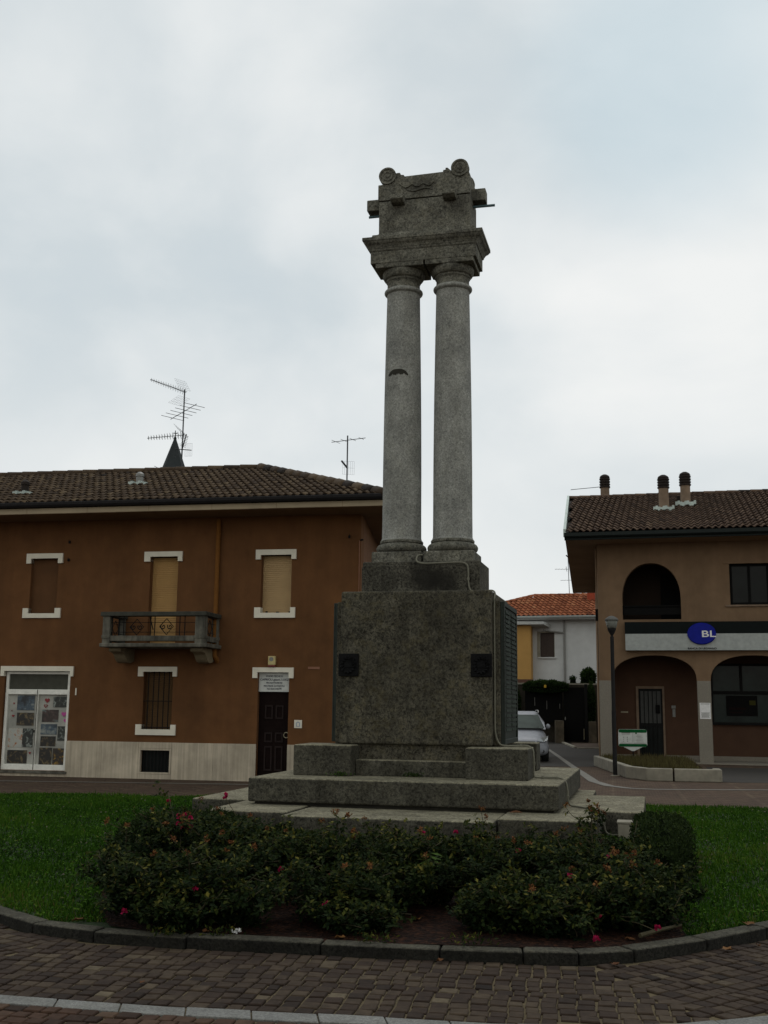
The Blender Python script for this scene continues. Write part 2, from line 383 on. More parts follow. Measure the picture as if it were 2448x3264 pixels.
# ------------------------------------------------------------------ camera, sky, sun
f_px, tilt, roll = 3550.98, .171125, .0109023
cam = bpy.data.cameras.new('camera'); co = bpy.data.objects.new('camera', cam); col.objects.link(co)
cam.sensor_fit = 'HORIZONTAL'; cam.sensor_width = 36; cam.lens = 36 * f_px / 2448; cam.clip_end = 2000; cam.clip_start = .05
Fv = Vector((0, math.cos(tilt), math.sin(tilt))); U0 = Vector((0, -math.sin(tilt), math.cos(tilt))); R0 = Vector((1, 0, 0))
Rv = math.cos(roll) * R0 + math.sin(roll) * U0; Uv = -math.sin(roll) * R0 + math.cos(roll) * U0
co.matrix_world = Matrix(((Rv.x, Uv.x, -Fv.x, 0), (Rv.y, Uv.y, -Fv.y, 0), (Rv.z, Uv.z, -Fv.z, 1.6), (0, 0, 0, 1)))
scn.camera = co
scn.view_settings.view_transform = 'Standard'; scn.view_settings.look = 'None'; scn.view_settings.exposure = 0; scn.view_settings.gamma = 1

SUN_EL, SUN_AZ = math.radians(58), math.radians(12)      # behind the clouds, beyond the monument
w = bpy.data.worlds.new('World'); scn.world = w; w.use_nodes = True
nt = w.node_tree; nt.nodes.clear(); g = N(nt)
out = g.n('ShaderNodeOutputWorld'); bg = g.n('ShaderNodeBackground'); bg.inputs['Strength'].default_value = .1
g.l(bg.outputs[0], out.inputs['Surface'])
sky = g.n('ShaderNodeTexSky'); sky.sky_type = 'NISHITA'; sky.sun_disc = False; sky.sun_elevation = SUN_EL; sky.sun_rotation = SUN_AZ
tc = g.n('ShaderNodeTexCoord'); D = tc.outputs['Generated']
mp = g.n('ShaderNodeMapping'); mp.inputs['Scale'].default_value = (1.0, 1.0, 1.5); mp.inputs['Location'].default_value = (.37, .1, .22); g.l(D, mp.inputs['Vector'])
cl1 = g.noise(mp.outputs['Vector'], 2.6, 6, .48, .25)
cl2 = g.noise(mp.outputs['Vector'], 7.5, 5, .5, .3)
sepd = g.n('ShaderNodeSeparateXYZ'); g.l(D, sepd.inputs[0])
cm = g.math('ADD', g.math('MULTIPLY', cl1, .8), g.math('MULTIPLY', cl2, .2))
def lobe(px, py, wid):                                   # broad cloud masses at fixed sky directions
    dx, dy = (px - 1224) / f_px, (py - 1632) / f_px
    d = (Fv + Rv * dx - Uv * dy).normalized()
    dp = g.n('ShaderNodeVectorMath', operation='DOT_PRODUCT'); g.l(D, dp.inputs[0]); dp.inputs[1].default_value = d
    mr = g.n('ShaderNodeMapRange'); mr.interpolation_type = 'SMOOTHSTEP'
    mr.inputs['From Min'].default_value = math.cos(wid); mr.inputs['From Max'].default_value = 1
    g.l(dp.outputs['Value'], mr.inputs['Value']); return mr.outputs['Result']
br_ = g.math('MULTIPLY', lobe(1250, 1200, .26), .10)
br_ = g.math('ADD', br_, g.math('MULTIPLY', lobe(2250, 700, .22), .10))
br_ = g.math('ADD', br_, g.math('MULTIPLY', lobe(650, 480, .2), .05))
dk_ = g.math('MULTIPLY', lobe(1750, 150, .2), .10)
dk_ = g.math('ADD', dk_, g.math('MULTIPLY', lobe(150, 850, .16), .06))
dk_ = g.math('ADD', dk_, g.math('MULTIPLY', lobe(950, 760, .12), .06))
cm = g.math('SUBTRACT', g.math('ADD', cm, br_), dk_)
cloud = g.ramp(cm, [(.30, (5.5, 6.3, 6.8)), (.46, (6.4, 7.0, 7.25)), (.58, (7.8, 8.15, 8.2)), (.70, (9.0, 9.1, 8.95))])
hz = g.n('ShaderNodeMapRange'); hz.inputs['From Min'].default_value = -.02; hz.inputs['From Max'].default_value = .32
hz.inputs['To Min'].default_value = 1; hz.inputs['To Max'].default_value = 0; g.l(sepd.outputs[2], hz.inputs['Value'])
cloud = g.mix(cloud, (9.1, 9.15, 8.95), g.math('MULTIPLY', hz.outputs['Result'], .85))
back = g.ramp(g.math('MULTIPLY_ADD', sepd.outputs[1], .5, .5), [(.1, (1.08, 1.02, .93)), (.75, (1, 1, 1))])
cloud = g.mix(cloud, back, 1.0, 'MULTIPLY')
cloud = g.mix(cloud, (4.3, 6.0, 6.9), g.math('MULTIPLY', lobe(2180, 230, .16), .42))
skyc = g.mix(cloud, sky.outputs['Color'], .04)
g.l(skyc, bg.inputs['Color'])
sl = bpy.data.lights.new('sun', 'SUN'); sl.energy = .6; sl.angle = math.radians(25); sl.color = (1, .97, .92)
so = bpy.data.objects.new('sun', sl); col.objects.link(so)
sd = Vector((math.sin(SUN_AZ) * math.cos(SUN_EL), math.cos(SUN_AZ) * math.cos(SUN_EL), math.sin(SUN_EL)))
so.rotation_euler = sd.to_track_quat('Z', 'Y').to_euler(); so.location = (0, 0, 30)

# ------------------------------------------------------------------ ground, road, kerb, lawn
tag(MB().quad((-400, -200, 0), (400, -200, 0), (400, 600, 0), (-400, 600, 0)).build('ground', MT['road']), kind='structure')
asp = MB()
asp.add([(-1.5, 30.3, .004), (6.05, 30.9, .004), (9.0, 47.5, .004), (10.6, 60, .004), (1.5, 60, .004), (-1.5, 40, .004)], [(0, 1, 2, 3, 4, 5)])
asp.add([(7.42, 25.0, .004), (20, 22.5, .004), (20, 29.5, .004), (9.0, 31.4, .004), (7.42, 29)], []) if False else None
asp.add([(7.42, 25.0, .004), (20, 24.0, .004), (20, 28.6, .004), (8.9, 31.3, .004)], [(0, 1, 2, 3)])
tag(asp.build('asphalt', MT['asphalt']), kind='structure')
# stone line: along the brown house, into the side street and along the bank side
def ribbon(pts, wds, z, m, name):
    mb = MB()
    L, R = [], []
    for i, p in enumerate(pts):
        a = Vector(pts[max(i - 1, 0)]); b = Vector(pts[min(i + 1, len(pts) - 1)]); d = (b - a).normalized(); n = Vector((-d.y, d.x))
        L.append(Vector(p) + n * wds[i] / 2); R.append(Vector(p) - n * wds[i] / 2)
    for i in range(len(pts) - 1):
        mb.quad((*L[i], z), (*R[i], z), (*R[i + 1], z), (*L[i + 1], z))
    return tag(mb.build(name, m), kind='structure')
ribbon([(-14, 24.2), (-7.6, 23.0), (-2.7, 22.75), (0, 22.4)], [.16] * 4, .008, MT['line'], 'road_marking')
ribbon([(6.3, 43), (5.75, 37), (5.16, 30.7), (4.85, 27.3), (4.62, 24.8), (4.68, 23.5), (4.95, 22.85), (5.4, 22.62), (6.4, 22.65), (7.8, 22.8), (12, 23.0)], [.12, .14, .16, .2, .22, .22, .2, .18, .16, .16, .16], .008, MT['line'], 'road_marking')
for (x, y) in ((7.55, 42.2), (7.0, 38.6)):
    pass
tag(MB().add([(7.55, 44.3, .02), (9.35, 44.2, .02), (9.5, 50.6, .02), (8.45, 50.8, .02)], [(0, 1, 2, 3)]).build('threshold', MT['brownmat']), kind='structure')
tag(MB().hull([(8.2, 53.5, 0), (8.32, 53.5, 0), (7.62, 44.4, 0), (7.5, 44.4, 0)], [(8.2, 53.5, .07), (8.32, 53.5, .07), (7.62, 44.4, .07), (7.5, 44.4, .07)]).box(7.6, 9.4, 44.05, 44.17, 0, .05).build('side_kerb', MT['concrete'], bevel=.01), kind='structure')

KH = .085
OUT = [(-9.5, 19.3), (-7.8, 15.5), (-5.2, 11.3), (-3.35, 9.1), (-2.74, 8.42), (-2.40, 8.08), (-1.92, 7.85), (-1.27, 7.68), (-.38, 7.52), (.38, 7.39), (.9, 7.33), (1.25, 7.32), (1.62, 7.43), (2.18, 7.77), (2.72, 8.2), (4.5, 9.6), (7, 12), (9.5, 17.2)]
def inset(pts, d):
    r = []
    for i, p in enumerate(pts):
        a = Vector(pts[max(i - 1, 0)]); b = Vector(pts[min(i + 1, len(pts) - 1)]); t = (b - a).normalized()
        r.append((p[0] - t.y * d, p[1] + t.x * d))
    return r
INN = inset(OUT, .15)
kb = MB()
acc = 0; run = [0]
for i in range(len(OUT) - 1):
    a, b = Vector(OUT[i]), Vector(OUT[i + 1]); c, d = Vector(INN[i]), Vector(INN[i + 1])
    ln = (b - a).length; k = max(1, round(ln / .88))
    for j in range(k):
        t0, t1 = j / k + .004 / ln, (j + 1) / k - .004 / ln
        h = KH + rnd.uniform(-.006, .006); jy = rnd.uniform(-.006, .006)
        q = [a.lerp(b, t0), a.lerp(b, t1), c.lerp(d, t1), c.lerp(d, t0)]
        kb.hull([(p.x, p.y + jy, -.05) for p in q], [(p.x, p.y + jy, h) for p in q])
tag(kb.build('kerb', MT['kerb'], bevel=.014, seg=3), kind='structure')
# lawn + bed sheets, gently mounded toward the monument
MX, MY, MA = .634, 15.28, -.2369
def gz(x, y):
    d = math.hypot((x - MX) / 1.35, (y - MY)) / 7.5
    return .07 + .06 * max(0, 1 - d) + .008 * math.sin(x * 2.3) * math.cos(y * 1.7)
BED = [(-1.85, 8.02), (-1.55, 7.86), (-.3, 7.6), (.9, 7.45), (1.5, 7.5), (1.95, 7.72), (2.08, 7.95), (2.2, 8.6), (2.45, 10.2), (2.6, 12.8), (2.4, 13.6), (-2.3, 13.0), (-2.45, 11), (-2.25, 9.4), (-2.05, 8.5)]
def pip(x, y, P):
    c = False; j = len(P) - 1
    for i in range(len(P)):
        if (P[i][1] > y) != (P[j][1] > y) and x < (P[j][0] - P[i][0]) * (y - P[i][1]) / (P[j][1] - P[i][1]) + P[i][0]: c = not c
        j = i
    return c
ISL = INN + [(9.5, 17.2), (6, 17.55), (2, 17.95), (-2, 18.45), (-6, 18.95), (-9.5, 19.3)]
def sheet(poly, m, name, dz, step=.45):
    bm = bmesh.new()
    vs = [bm.verts.new((x, y, 0)) for x, y in poly]
    f = bm.faces.new(vs)
    bmesh.ops.triangulate(bm, faces=[f])
    for _ in range(5):
        ed = [e for e in bm.edges if e.calc_length() > step * 1.6]
        if not ed: break
        bmesh.ops.subdivide_edges(bm, edges=ed, cuts=1)
        bmesh.ops.triangulate(bm, faces=bm.faces)
    for v in bm.verts: v.co.z = gz(v.co.x, v.co.y) + dz
    bmesh.ops.recalc_face_normals(bm, faces=bm.faces)
    me = bpy.data.meshes.new(name); bm.to_mesh(me); bm.free(); me.materials.append(m)
    if me.polygons[0].normal.z < 0: me.flip_normals()
    for p in me.polygons: p.use_smooth = True
    o = bpy.data.objects.new(name, me); col.objects.link(o); return tag(o, kind='structure')
sheet(ISL, MT['lawnbase'], 'lawn', 0)
sheet(BED, MT['soil'], 'flower_bed_soil', .012)

# foreground setts
def inzone(x, y, z):
    return pip(x, y, z)
OUTN = OUT
def kerb_y(x):
    for i in range(len(OUT) - 1):
        if OUT[i][0] <= x <= OUT[i + 1][0]:
            t = (x - OUT[i][0]) / (OUT[i + 1][0] - OUT[i][0]); return OUT[i][1] + t * (OUT[i + 1][1] - OUT[i][1])
    return 99
BANDT = [(a_, b_ - .065) for a_, b_ in [(-6.0, 7.25), (-4.0, 6.85), (-2.09, 6.51), (-1.13, 6.31), (.03, 6.15), (.58, 6.06), (1.05, 6.04), (1.51, 6.08), (2.06, 6.27), (3.2, 6.75), (5, 7.6)]]
def band_y(x):
    for i in range(len(BANDT) - 1):
        if BANDT[i][0] <= x <= BANDT[i + 1][0]:
            t = (x - BANDT[i][0]) / (BANDT[i + 1][0] - BANDT[i][0]); return BANDT[i][1] + t * (BANDT[i + 1][1] - BANDT[i][1])
    return 0
def setts(mb, org, yaw, test, nx=60, ny=30, sw=.093, sd=.112, wob=.35):
    ca, sa = math.cos(yaw), math.sin(yaw)
    for r in range(-ny, ny):
        sh = rnd.uniform(-.5, .5) * wob * sw * (1 if wob > .5 else .25)
        x = -nx * sw + sh; kx = 0
        while x < nx * sw:
            kx += 1; wd = sw * (rnd.uniform(.82, 1.2) if wob > .5 else .86 + .3 * abs(math.sin(kx * 12.9898)) + rnd.uniform(-.02, .02))
            cx, cy = x + wd / 2, (r + .5) * sd + .02 * math.sin(x * 1.7)
            wx, wy = org[0] + ca * cx - sa * cy, org[1] + sa * cx + ca * cy
            x += wd
            if not test(wx, wy): continue
            g_ = rnd.uniform(.0045, .0075)
            hw, hd = wd / 2 - g_, sd / 2 - g_
            z = .016 + rnd.uniform(-.004, .004); tx, ty = rnd.uniform(-.03, .03), rnd.uniform(-.03, .03)
            top, bot = [], []
            for (ax, ay) in ((-1, -1), (1, -1), (1, 1), (-1, 1)):
                lx, ly = ax * hw + rnd.uniform(-.004, .004), ay * hd + rnd.uniform(-.004, .004)
                for lst, k, zz in ((top, .90, z + lx * tx + ly * ty), (bot, 1.0, -.004)):
                    px, py = cx + lx * k, cy + ly * k
                    lst.append((org[0] + ca * px - sa * py, org[1] + sa * px + ca * py, zz))
            mid = [(b[0], b[1], t[2] - .006) for t, b in zip(top, bot)]
            mb.tint = min(1, max(0, rnd.gauss(.47, .17)))
            mb.smooth = False
            mb.add(top + mid + bot, [(0, 1, 2, 3)] + [(4 + i, 4 + (i + 1) % 4, (i + 1) % 4, i) for i in range(4)] + [(8 + i, 8 + (i + 1) % 4, 4 + (i + 1) % 4, 4 + i) for i in range(4)])
def sideR(x, y): return (x - 1.33) - (7.3 - y) * .30 > 0        # right of the right corner seam
def sideL(x, y): return (x + 2.2) + (7.95 - y) * .30 < 0
sm_ = MB()
ok = lambda x, y: y < kerb_y(x) - .035 and y > band_y(x) + .03 and abs(x) < 5
setts(sm_, (0, 7.0), -.165, lambda x, y: ok(x, y) and not sideR(x, y) and not sideL(x, y))
setts(sm_, (1.4, 7.2), .62, lambda x, y: ok(x, y) and sideR(x, y))
setts(sm_, (-2.3, 7.9), -.56, lambda x, y: ok(x, y) and sideL(x, y))
tag(sm_.build('paving', MT['sett'], fix=False), kind='structure')
sr_ = MB()
setts(sr_, (0, 5.8), -.18, lambda x, y: y < band_y(x) - .20 and y > 3.2 and abs(x) < 4.5, wob=1, sw=.105, sd=.105)
tag(sr_.build('red_paving', MT['settred'], fix=False), kind='structure')
tag(MB().quad((-5.2, 3.1, .004), (5.2, 3.1, .004), (5.2, 10.2, .004), (-5.2, 10.2, .004)).build('sand_bedding', MT['joint']), kind='structure')
bd = MB()
pts = []
for i in range(len(BANDT) - 1):
    a, b = Vector(BANDT[i]), Vector(BANDT[i + 1]); n = max(1, round((b - a).length / .12))
    pts += [a.lerp(b, j / n) for j in range(n)]
i = 0
while i < len(pts) - 4:
    q = pts[i:i + 4]; lo = [Vector((p.x + .02, p.y - .155)) for p in q]
    e = .004
    top = [(p.x + (e if k == 0 else -e if k == 3 else 0), p.y) for k, p in enumerate(q)]; bo = [(p.x + (e if k == 0 else -e if k == 3 else 0), p.y) for k, p in enumerate(lo)]
    ring = bo + top[::-1]
    h = .018 + rnd.uniform(-.002, .002)
    bd.prism_xy(ring, -.004, h); i += 3
tag(bd.build('stone_band', MT['band'], bevel=.003, seg=1), kind='structure')

# ------------------------------------------------------------------ monument
mon = thing('monument', 'grey granite war monument with twin columns on a stepped pedestal', 'monument', (MX, MY, 0), MA)
def stone(name, bx, m, bevel=.018, par=None, seg=3): return MB().box(*bx).build(name, MT[m], par or mon, bevel=bevel, seg=seg)
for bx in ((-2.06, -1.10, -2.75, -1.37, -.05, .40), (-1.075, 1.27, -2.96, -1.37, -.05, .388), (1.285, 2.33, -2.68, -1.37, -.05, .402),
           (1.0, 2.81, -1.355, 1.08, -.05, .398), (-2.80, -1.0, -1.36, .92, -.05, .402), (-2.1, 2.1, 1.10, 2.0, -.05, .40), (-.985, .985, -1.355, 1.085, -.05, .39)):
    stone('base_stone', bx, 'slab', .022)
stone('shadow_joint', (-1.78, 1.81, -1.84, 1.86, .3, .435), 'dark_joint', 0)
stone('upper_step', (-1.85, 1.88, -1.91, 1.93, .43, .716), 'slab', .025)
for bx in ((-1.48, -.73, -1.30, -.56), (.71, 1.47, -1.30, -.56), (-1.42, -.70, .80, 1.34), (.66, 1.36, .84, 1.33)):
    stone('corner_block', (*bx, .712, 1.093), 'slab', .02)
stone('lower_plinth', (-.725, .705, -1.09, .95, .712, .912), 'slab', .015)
stone('plinth', (-.96, .96, -.89, .72, .70, 1.105), 'ped', .012)
stone('pedestal', (-.99, .99, -.95, .75, 1.10, 3.055), 'ped', .03)
for sx in (-1, 1):
    x0, x1 = sorted((sx * .985, sx * 1.08))
    stone('cheek', (x0, x1, -.80, .62, 1.098, 2.93), 'ped', .012)
    x0, x1 = sorted((sx * 1.08, sx * 1.115))
    pl = stone('bronze_tablet', (x0, x1, -.77, .58, 1.12, 2.92), 'bronze', .006)
    fr = MB(); xo = sorted((sx * 1.113, sx * 1.135))
    for q in ((-.77, .58, 2.86, 2.92), (-.77, .58, 1.12, 1.18), (-.77, -.71, 1.18, 2.86), (.52, .58, 1.18, 2.86)): fr.box(*xo, *q)
    fr.build('tablet_frame', MT['bronze'], pl, bevel=.004, seg=1)
    xo = sorted((sx * 1.113, sx * 1.136))
    for y0, y1 in ((-.63, -.13), (-.03, .46)):
        ins = MB()
        for r in range(26):
            z = 2.78 - r * .06; y = y0
            while y < y1 - .05:
                wd = rnd.uniform(.03, .09); ins.box(*xo, y, min(y + wd, y1), z, z + .036); y += wd + .025
        ins.build('raised_lettering', MT['letters'], pl)
for (x0, x1) in ((-1.0, -.735), (.73, .998)):
    pq = MB().box(x0, x1, -.985, -.948, 1.955, 2.245).build('bronze_plaque', MT['plaque'], mon, bevel=.006, seg=1)
    rl = MB(); cx = (x0 + x1) / 2
    for k in range(14):
        a = 2 * PI * k / 14
        rl.tube([(cx + .07 * math.cos(a), -.985, 2.10 + .08 * math.sin(a)), (cx + .10 * math.cos(a + .3), -.995, 2.10 + .11 * math.sin(a + .3))], .018, 5)
    rl.box(cx - .05, cx + .05, -.995, -.985, 2.07, 2.13)
    rl.build('relief', MT['plaque'], pq)
stone('upper_block', (-.835, .77, -.45, .42, 3.05, 3.505), 'upper', .02)
MB().prism_xz([(-.83, 3.058), (.605, 3.058), (.605, 3.42), (.58, 3.448), (-.80, 3.448), (-.83, 3.42)], -.505, -.449).build('front_slab', MT['upper'], mon, bevel=.008)
def column(xc):
    pt = MB().box(xc - .345, xc + .345, -.345, .345, 3.503, 3.655).build('column_plinth', MT['top'], mon, bevel=.012)
    P = [(.26, 3.655)] + [(.275 + .075 * math.cos(a), 3.722 + .066 * math.sin(a)) for a in [(-1.3 + 2.6 * i / 8) for i in range(9)]]
    P += [(.285, 3.792), (.300, 3.80), (.302, 3.825), (.292, 3.838), (.282, 3.85)]
    P += [(.274, 3.88), (.272, 4.2), (.271, 4.8), (.267, 5.4), (.262, 5.9), (.253, 6.5), (.245, 7.0), (.238, 7.38), (.240, 7.425)]
    P += [(.243 + .036 * math.cos(a), 7.465 + .034 * math.sin(a)) for a in [(-1.4 + 2.8 * i / 6) for i in range(7)]]
    P += [(.247, 7.505), (.236, 7.525), (.235, 7.60), (.243, 7.615), (.252, 7.622), (.256, 7.645)]
    P += [(.256 + .050 * math.sin(a), 7.65 + .11 * (1 - math.cos(a)) * .9) for a in [PI / 2 * i / 6 for i in range(7)]] + [(.302, 7.765), (.29, 7.78)]
    kc = max(i_ for i_, q in enumerate(P) if q[1] <= 7.505)
    kb_ = max(i_ for i_, q in enumerate(P) if q[1] <= 3.84)
    mb = MB(); mb.smooth = True; mb.lathe(P[:kb_ + 1], (xc, 0), 48)
    o = mb.build('column_base', MT['top'], mon); o.data.set_sharp_from_angle(angle=.7)
    mb = MB(); mb.smooth = True; mb.lathe(P[kb_:kc + 1], (xc, 0), 48)
    o = mb.build('column_shaft', MT['col'], mon); o.data.set_sharp_from_angle(angle=.7)
    mb = MB(); mb.smooth = True; mb.lathe(P[kc:], (xc, 0), 48)
    o = mb.build('column_capital', MT['top'], mon); o.data.set_sharp_from_angle(angle=.7)
    MB().box(xc - .347, xc + .347, -.31, .31, 7.765, 7.835).build('abacus', MT['top'], mon, bevel=.01)
    return o
c1 = column(-.394); c2 = column(.327)
# broken-off fixing scar on the left column
sc = MB()
for k in range(24):
    a0, a1 = [(-1.668 - .60 + 1.20 * t / 24) for t in (k, k + 1)]
    q = lambda a: (a + 1.668) / .60
    zt = lambda a: 6.185 + .078 * (1 - abs(q(a)) ** 3.2)
    zb = lambda a: 6.176 + .010 * math.sin(a * 19 + 1) + .006 * math.sin(a * 47) + .012 * (1 - q(a) ** 2)
    rr = .2615
    sc.quad(*[(-.394 + rr * math.cos(a), rr * math.sin(a), z) for a, z in ((a0, min(zb(a0), zt(a0) - .004)), (a1, min(zb(a1), zt(a1) - .004)), (a1, zt(a1)), (a0, zt(a0)))])
sc.build('chipped_scar', MT['dark_joint'], mon)
def slabring(hx, hy, z): return [(-.052 - hx, -hy, z), (-.052 + hx, -hy, z), (-.052 + hx, hy, z), (-.052 - hx, hy, z)]
MB().loft([slabring(.765, .315, 7.833), slabring(.765, .315, 8.015)]).build('architrave', MT['top'], mon, bevel=.008)
MB().loft([slabring(a, a - .455, z) for a, z in ((.775, 8.013), (.785, 8.03), (.785, 8.045), (.792, 8.052), (.80, 8.072), (.815, 8.095), (.838, 8.115), (.852, 8.135), (.857, 8.150), (.868, 8.152), (.868, 8.20))]).build('cornice', MT['top'], mon, bevel=.003, seg=1)
br = MB()
N_ = 22
prof = [(-.80 + 1.5 * i / N_) for i in range(N_ + 1)]
lo = [(x, -.36, 8.198) for x in prof] + [(x, .33, 8.198) for x in reversed(prof)]
hi = [(x * .985, -.34 + rnd.uniform(-.01, .02), 8.285 + rnd.uniform(-.03, .018)) for x in prof] + [(x * .985, .32, 8.29) for x in reversed(prof)]
br.hull(lo, hi).build('chipped_step', MT['top'], mon)
MB().box(-.708, .63, -.285, .27, 8.22, 8.785).build('ark_lower_stone', MT['top'], mon, bevel=.012)
poly = [(-.722, 8.797), (.623, 8.797), (.623, 9.10), (.345, 9.17), (.30, 9.215), (.27, 9.215), (.27, 9.185), (.235, 9.185), (.235, 9.157), (-.33, 9.145), (-.345, 9.172), (-.385, 9.175), (-.40, 9.21), (-.45, 9.21), (-.60, 9.05), (-.722, 9.045)]
MB().prism_xz(poly, -.292, .278).build('ark_upper_stone', MT['top'], mon, bevel=.008)
for cx, cz in ((-.580, 9.168), (.482, 9.187)):
    v = MB(); v.smooth = True
    rr = .128
    ringz = lambda r, y: [(cx + r * math.cos(2 * PI * i / 28), y, cz + r * math.sin(2 * PI * i / 28)) for i in range(28)]
    v.loft([ringz(.028, -.318), ringz(.03, -.307), ringz(.05, -.307), ringz(.056, -.316), ringz(.078, -.316), ringz(.084, -.305), ringz(.098, -.305), ringz(.104, -.318), ringz(rr, -.318), ringz(rr, -.22), ringz(rr * .82, -.2), ringz(rr * .82, .2), ringz(rr, .22), ringz(rr, .29)])
    o = v.build('scroll', MT['top'], mon); o.data.set_sharp_from_angle(angle=.5)
gar = MB(); gar.smooth = True
for a_ in range(3):
    x0 = -.40 + a_ * .17
    gar.tube(spline([(x0, -.292, 9.03 - .01 * a_), (x0 + .05, -.302, 8.985), (x0 + .10, -.304, 8.965), (x0 + .17, -.296, 9.0 + .01 * a_)], 4), .010, 6)
gar.tube(spline([(-.30, -.292, 8.93), (-.18, -.302, 8.90), (-.02, -.30, 8.93), (.08, -.294, 8.90)], 4), .009, 6)
gar.build('carved_garland', MT['top'], mon)
for x0, x1 in ((-.505, -.315), (.25, .435)):
    MB().prism_yz([(-.29, 8.70), (-.29, 8.83), (-.46, 8.80), (-.47, 8.735), (-.40, 8.70)], x0, x1).build('stone_bracket', MT['top'], mon, bevel=.008)
MB().box(-.935, -.70, -.11, .08, 8.745, 8.915).build('stone_beam', MT['top'], mon, bevel=.01)
MB().box(.60, .82, -.11, .08, 8.755, 8.935).build('stone_beam', MT['top'], mon, bevel=.01)
MB().tube([(-.92, -.03, 8.682), (-.70, -.03, 8.684)], .019, 10).build('metal_pipe', MT['teal'], mon)
MB().tube([(.62, -.03, 8.692), (.945, -.03, 8.692)], .019, 10).build('metal_pipe', MT['teal'], mon)
# conduit
cond = thing('cable_conduit', 'pale grey plastic cable conduit running down the right side of the monument', 'conduit', (MX, MY, 0), MA)
cp = [(-.02, -.36, 3.60), (-.075, -.40, 3.585), (-.085, -.47, 3.53), (-.05, -.515, 3.48), (.05, -.515, 3.462), (.3, -.515, 3.466), (.52, -.515, 3.468), (.60, -.52, 3.44), (.625, -.52, 3.38), (.63, -.52, 3.2), (.65, -.52, 3.11), (.70, -.54, 3.075), (.85, -.60, 3.073), (.96, -.66, 3.073), (1.005, -.70, 3.03), (1.012, -.83, 2.92), (1.012, -.835, 2.5), (1.012, -.835, 1.9), (1.012, -.835, 1.45), (1.02, -.835, 1.25), (1.07, -.83, 1.13), (1.16, -.80, 1.108), (1.30, -.78, 1.112), (1.41, -.78, 1.11), (1.475, -.80, 1.07), (1.49, -.82, .98), (1.492, -.83, .83), (1.495, -.84, .755), (1.53, -.83, .735), (1.68, -.80, .733), (1.80, -.82, .733), (1.875, -.86, .70), (1.905, -.90, .60), (1.91, -.93, .50), (1.94, -.96, .425), (2.02, -1.02, .415), (2.15, -1.2, .415), (2.27, -1.36, .412), (2.345, -1.42, .37), (2.36, -1.44, .26), (2.38, -1.46, .18), (2.44, -1.5, .15), (2.55, -1.53, .16)]
t = MB(); t.smooth = True; t.tube(spline(cp), .0115, 8).build('tube', MT['conduit'], cond)
for c in ((.626, -.517, 3.25), (1.33, -.78, 1.11), (1.492, -.82, .9), (1.60, -.82, .735), (1.77, -.82, .735), (1.91, -.925, .52), (2.2, -1.27, .41), (2.358, -1.435, .27)):
    MB().box(c[0] - .016, c[0] + .016, c[1] - .016, c[1] + .016, c[2] - .02, c[2] + .016).build('clip', MT['conduit'], cond, bevel=.004, seg=1)
jb = thing('junction_box', 'pale grey junction box at the end of the conduit beside the hedge', 'junction box', (MX, MY, 0), MA)
MB().box(2.52, 2.78, -1.66, -1.42, .04, .295).build('housing', MT['concrete'], jb, bevel=.008)
MB().box(2.51, 2.79, -1.67, -1.41, .295, .318).build('lid', MT['concrete'], jb, bevel=.006)

# ------------------------------------------------------------------ vegetation
def leaf(mb, p, d, n, ln, wd, tint):
    d = d.normalized(); s_ = d.cross(n)
    if s_.length < 1e-3: return
    s_.normalize(); up = s_.cross(d)
    mb.tint = tint
    a = p; b = p + d * ln * .5 + s_ * wd * .5 + up * wd * .12; c = p + d * ln; e = p + d * ln * .5 - s_ * wd * .5 + up * wd * .12
    mb.add([tuple(a), tuple(b), tuple(c), tuple(e)], [(0, 1, 2, 3)])
def rv(s=1): return Vector((rnd.uniform(-s, s), rnd.uniform(-s, s), rnd.uniform(-s, s)))
def flower(mb, c, r, dried=False):
    c = Vector(c)
    for k in range(16 if not dried else 12):
        a = rnd.uniform(0, 2 * PI); el = rnd.uniform(-.3, 1.4)
        d = Vector((math.cos(a) * math.cos(el), math.sin(a) * math.cos(el), math.sin(el)))
        leaf(mb, c + d * r * .15 + (rv(r * .5) if dried else Vector()), d + rv(.3), rv(), r * rnd.uniform(.8, 1.15), r * (.95 if not dried else .5), rnd.random())
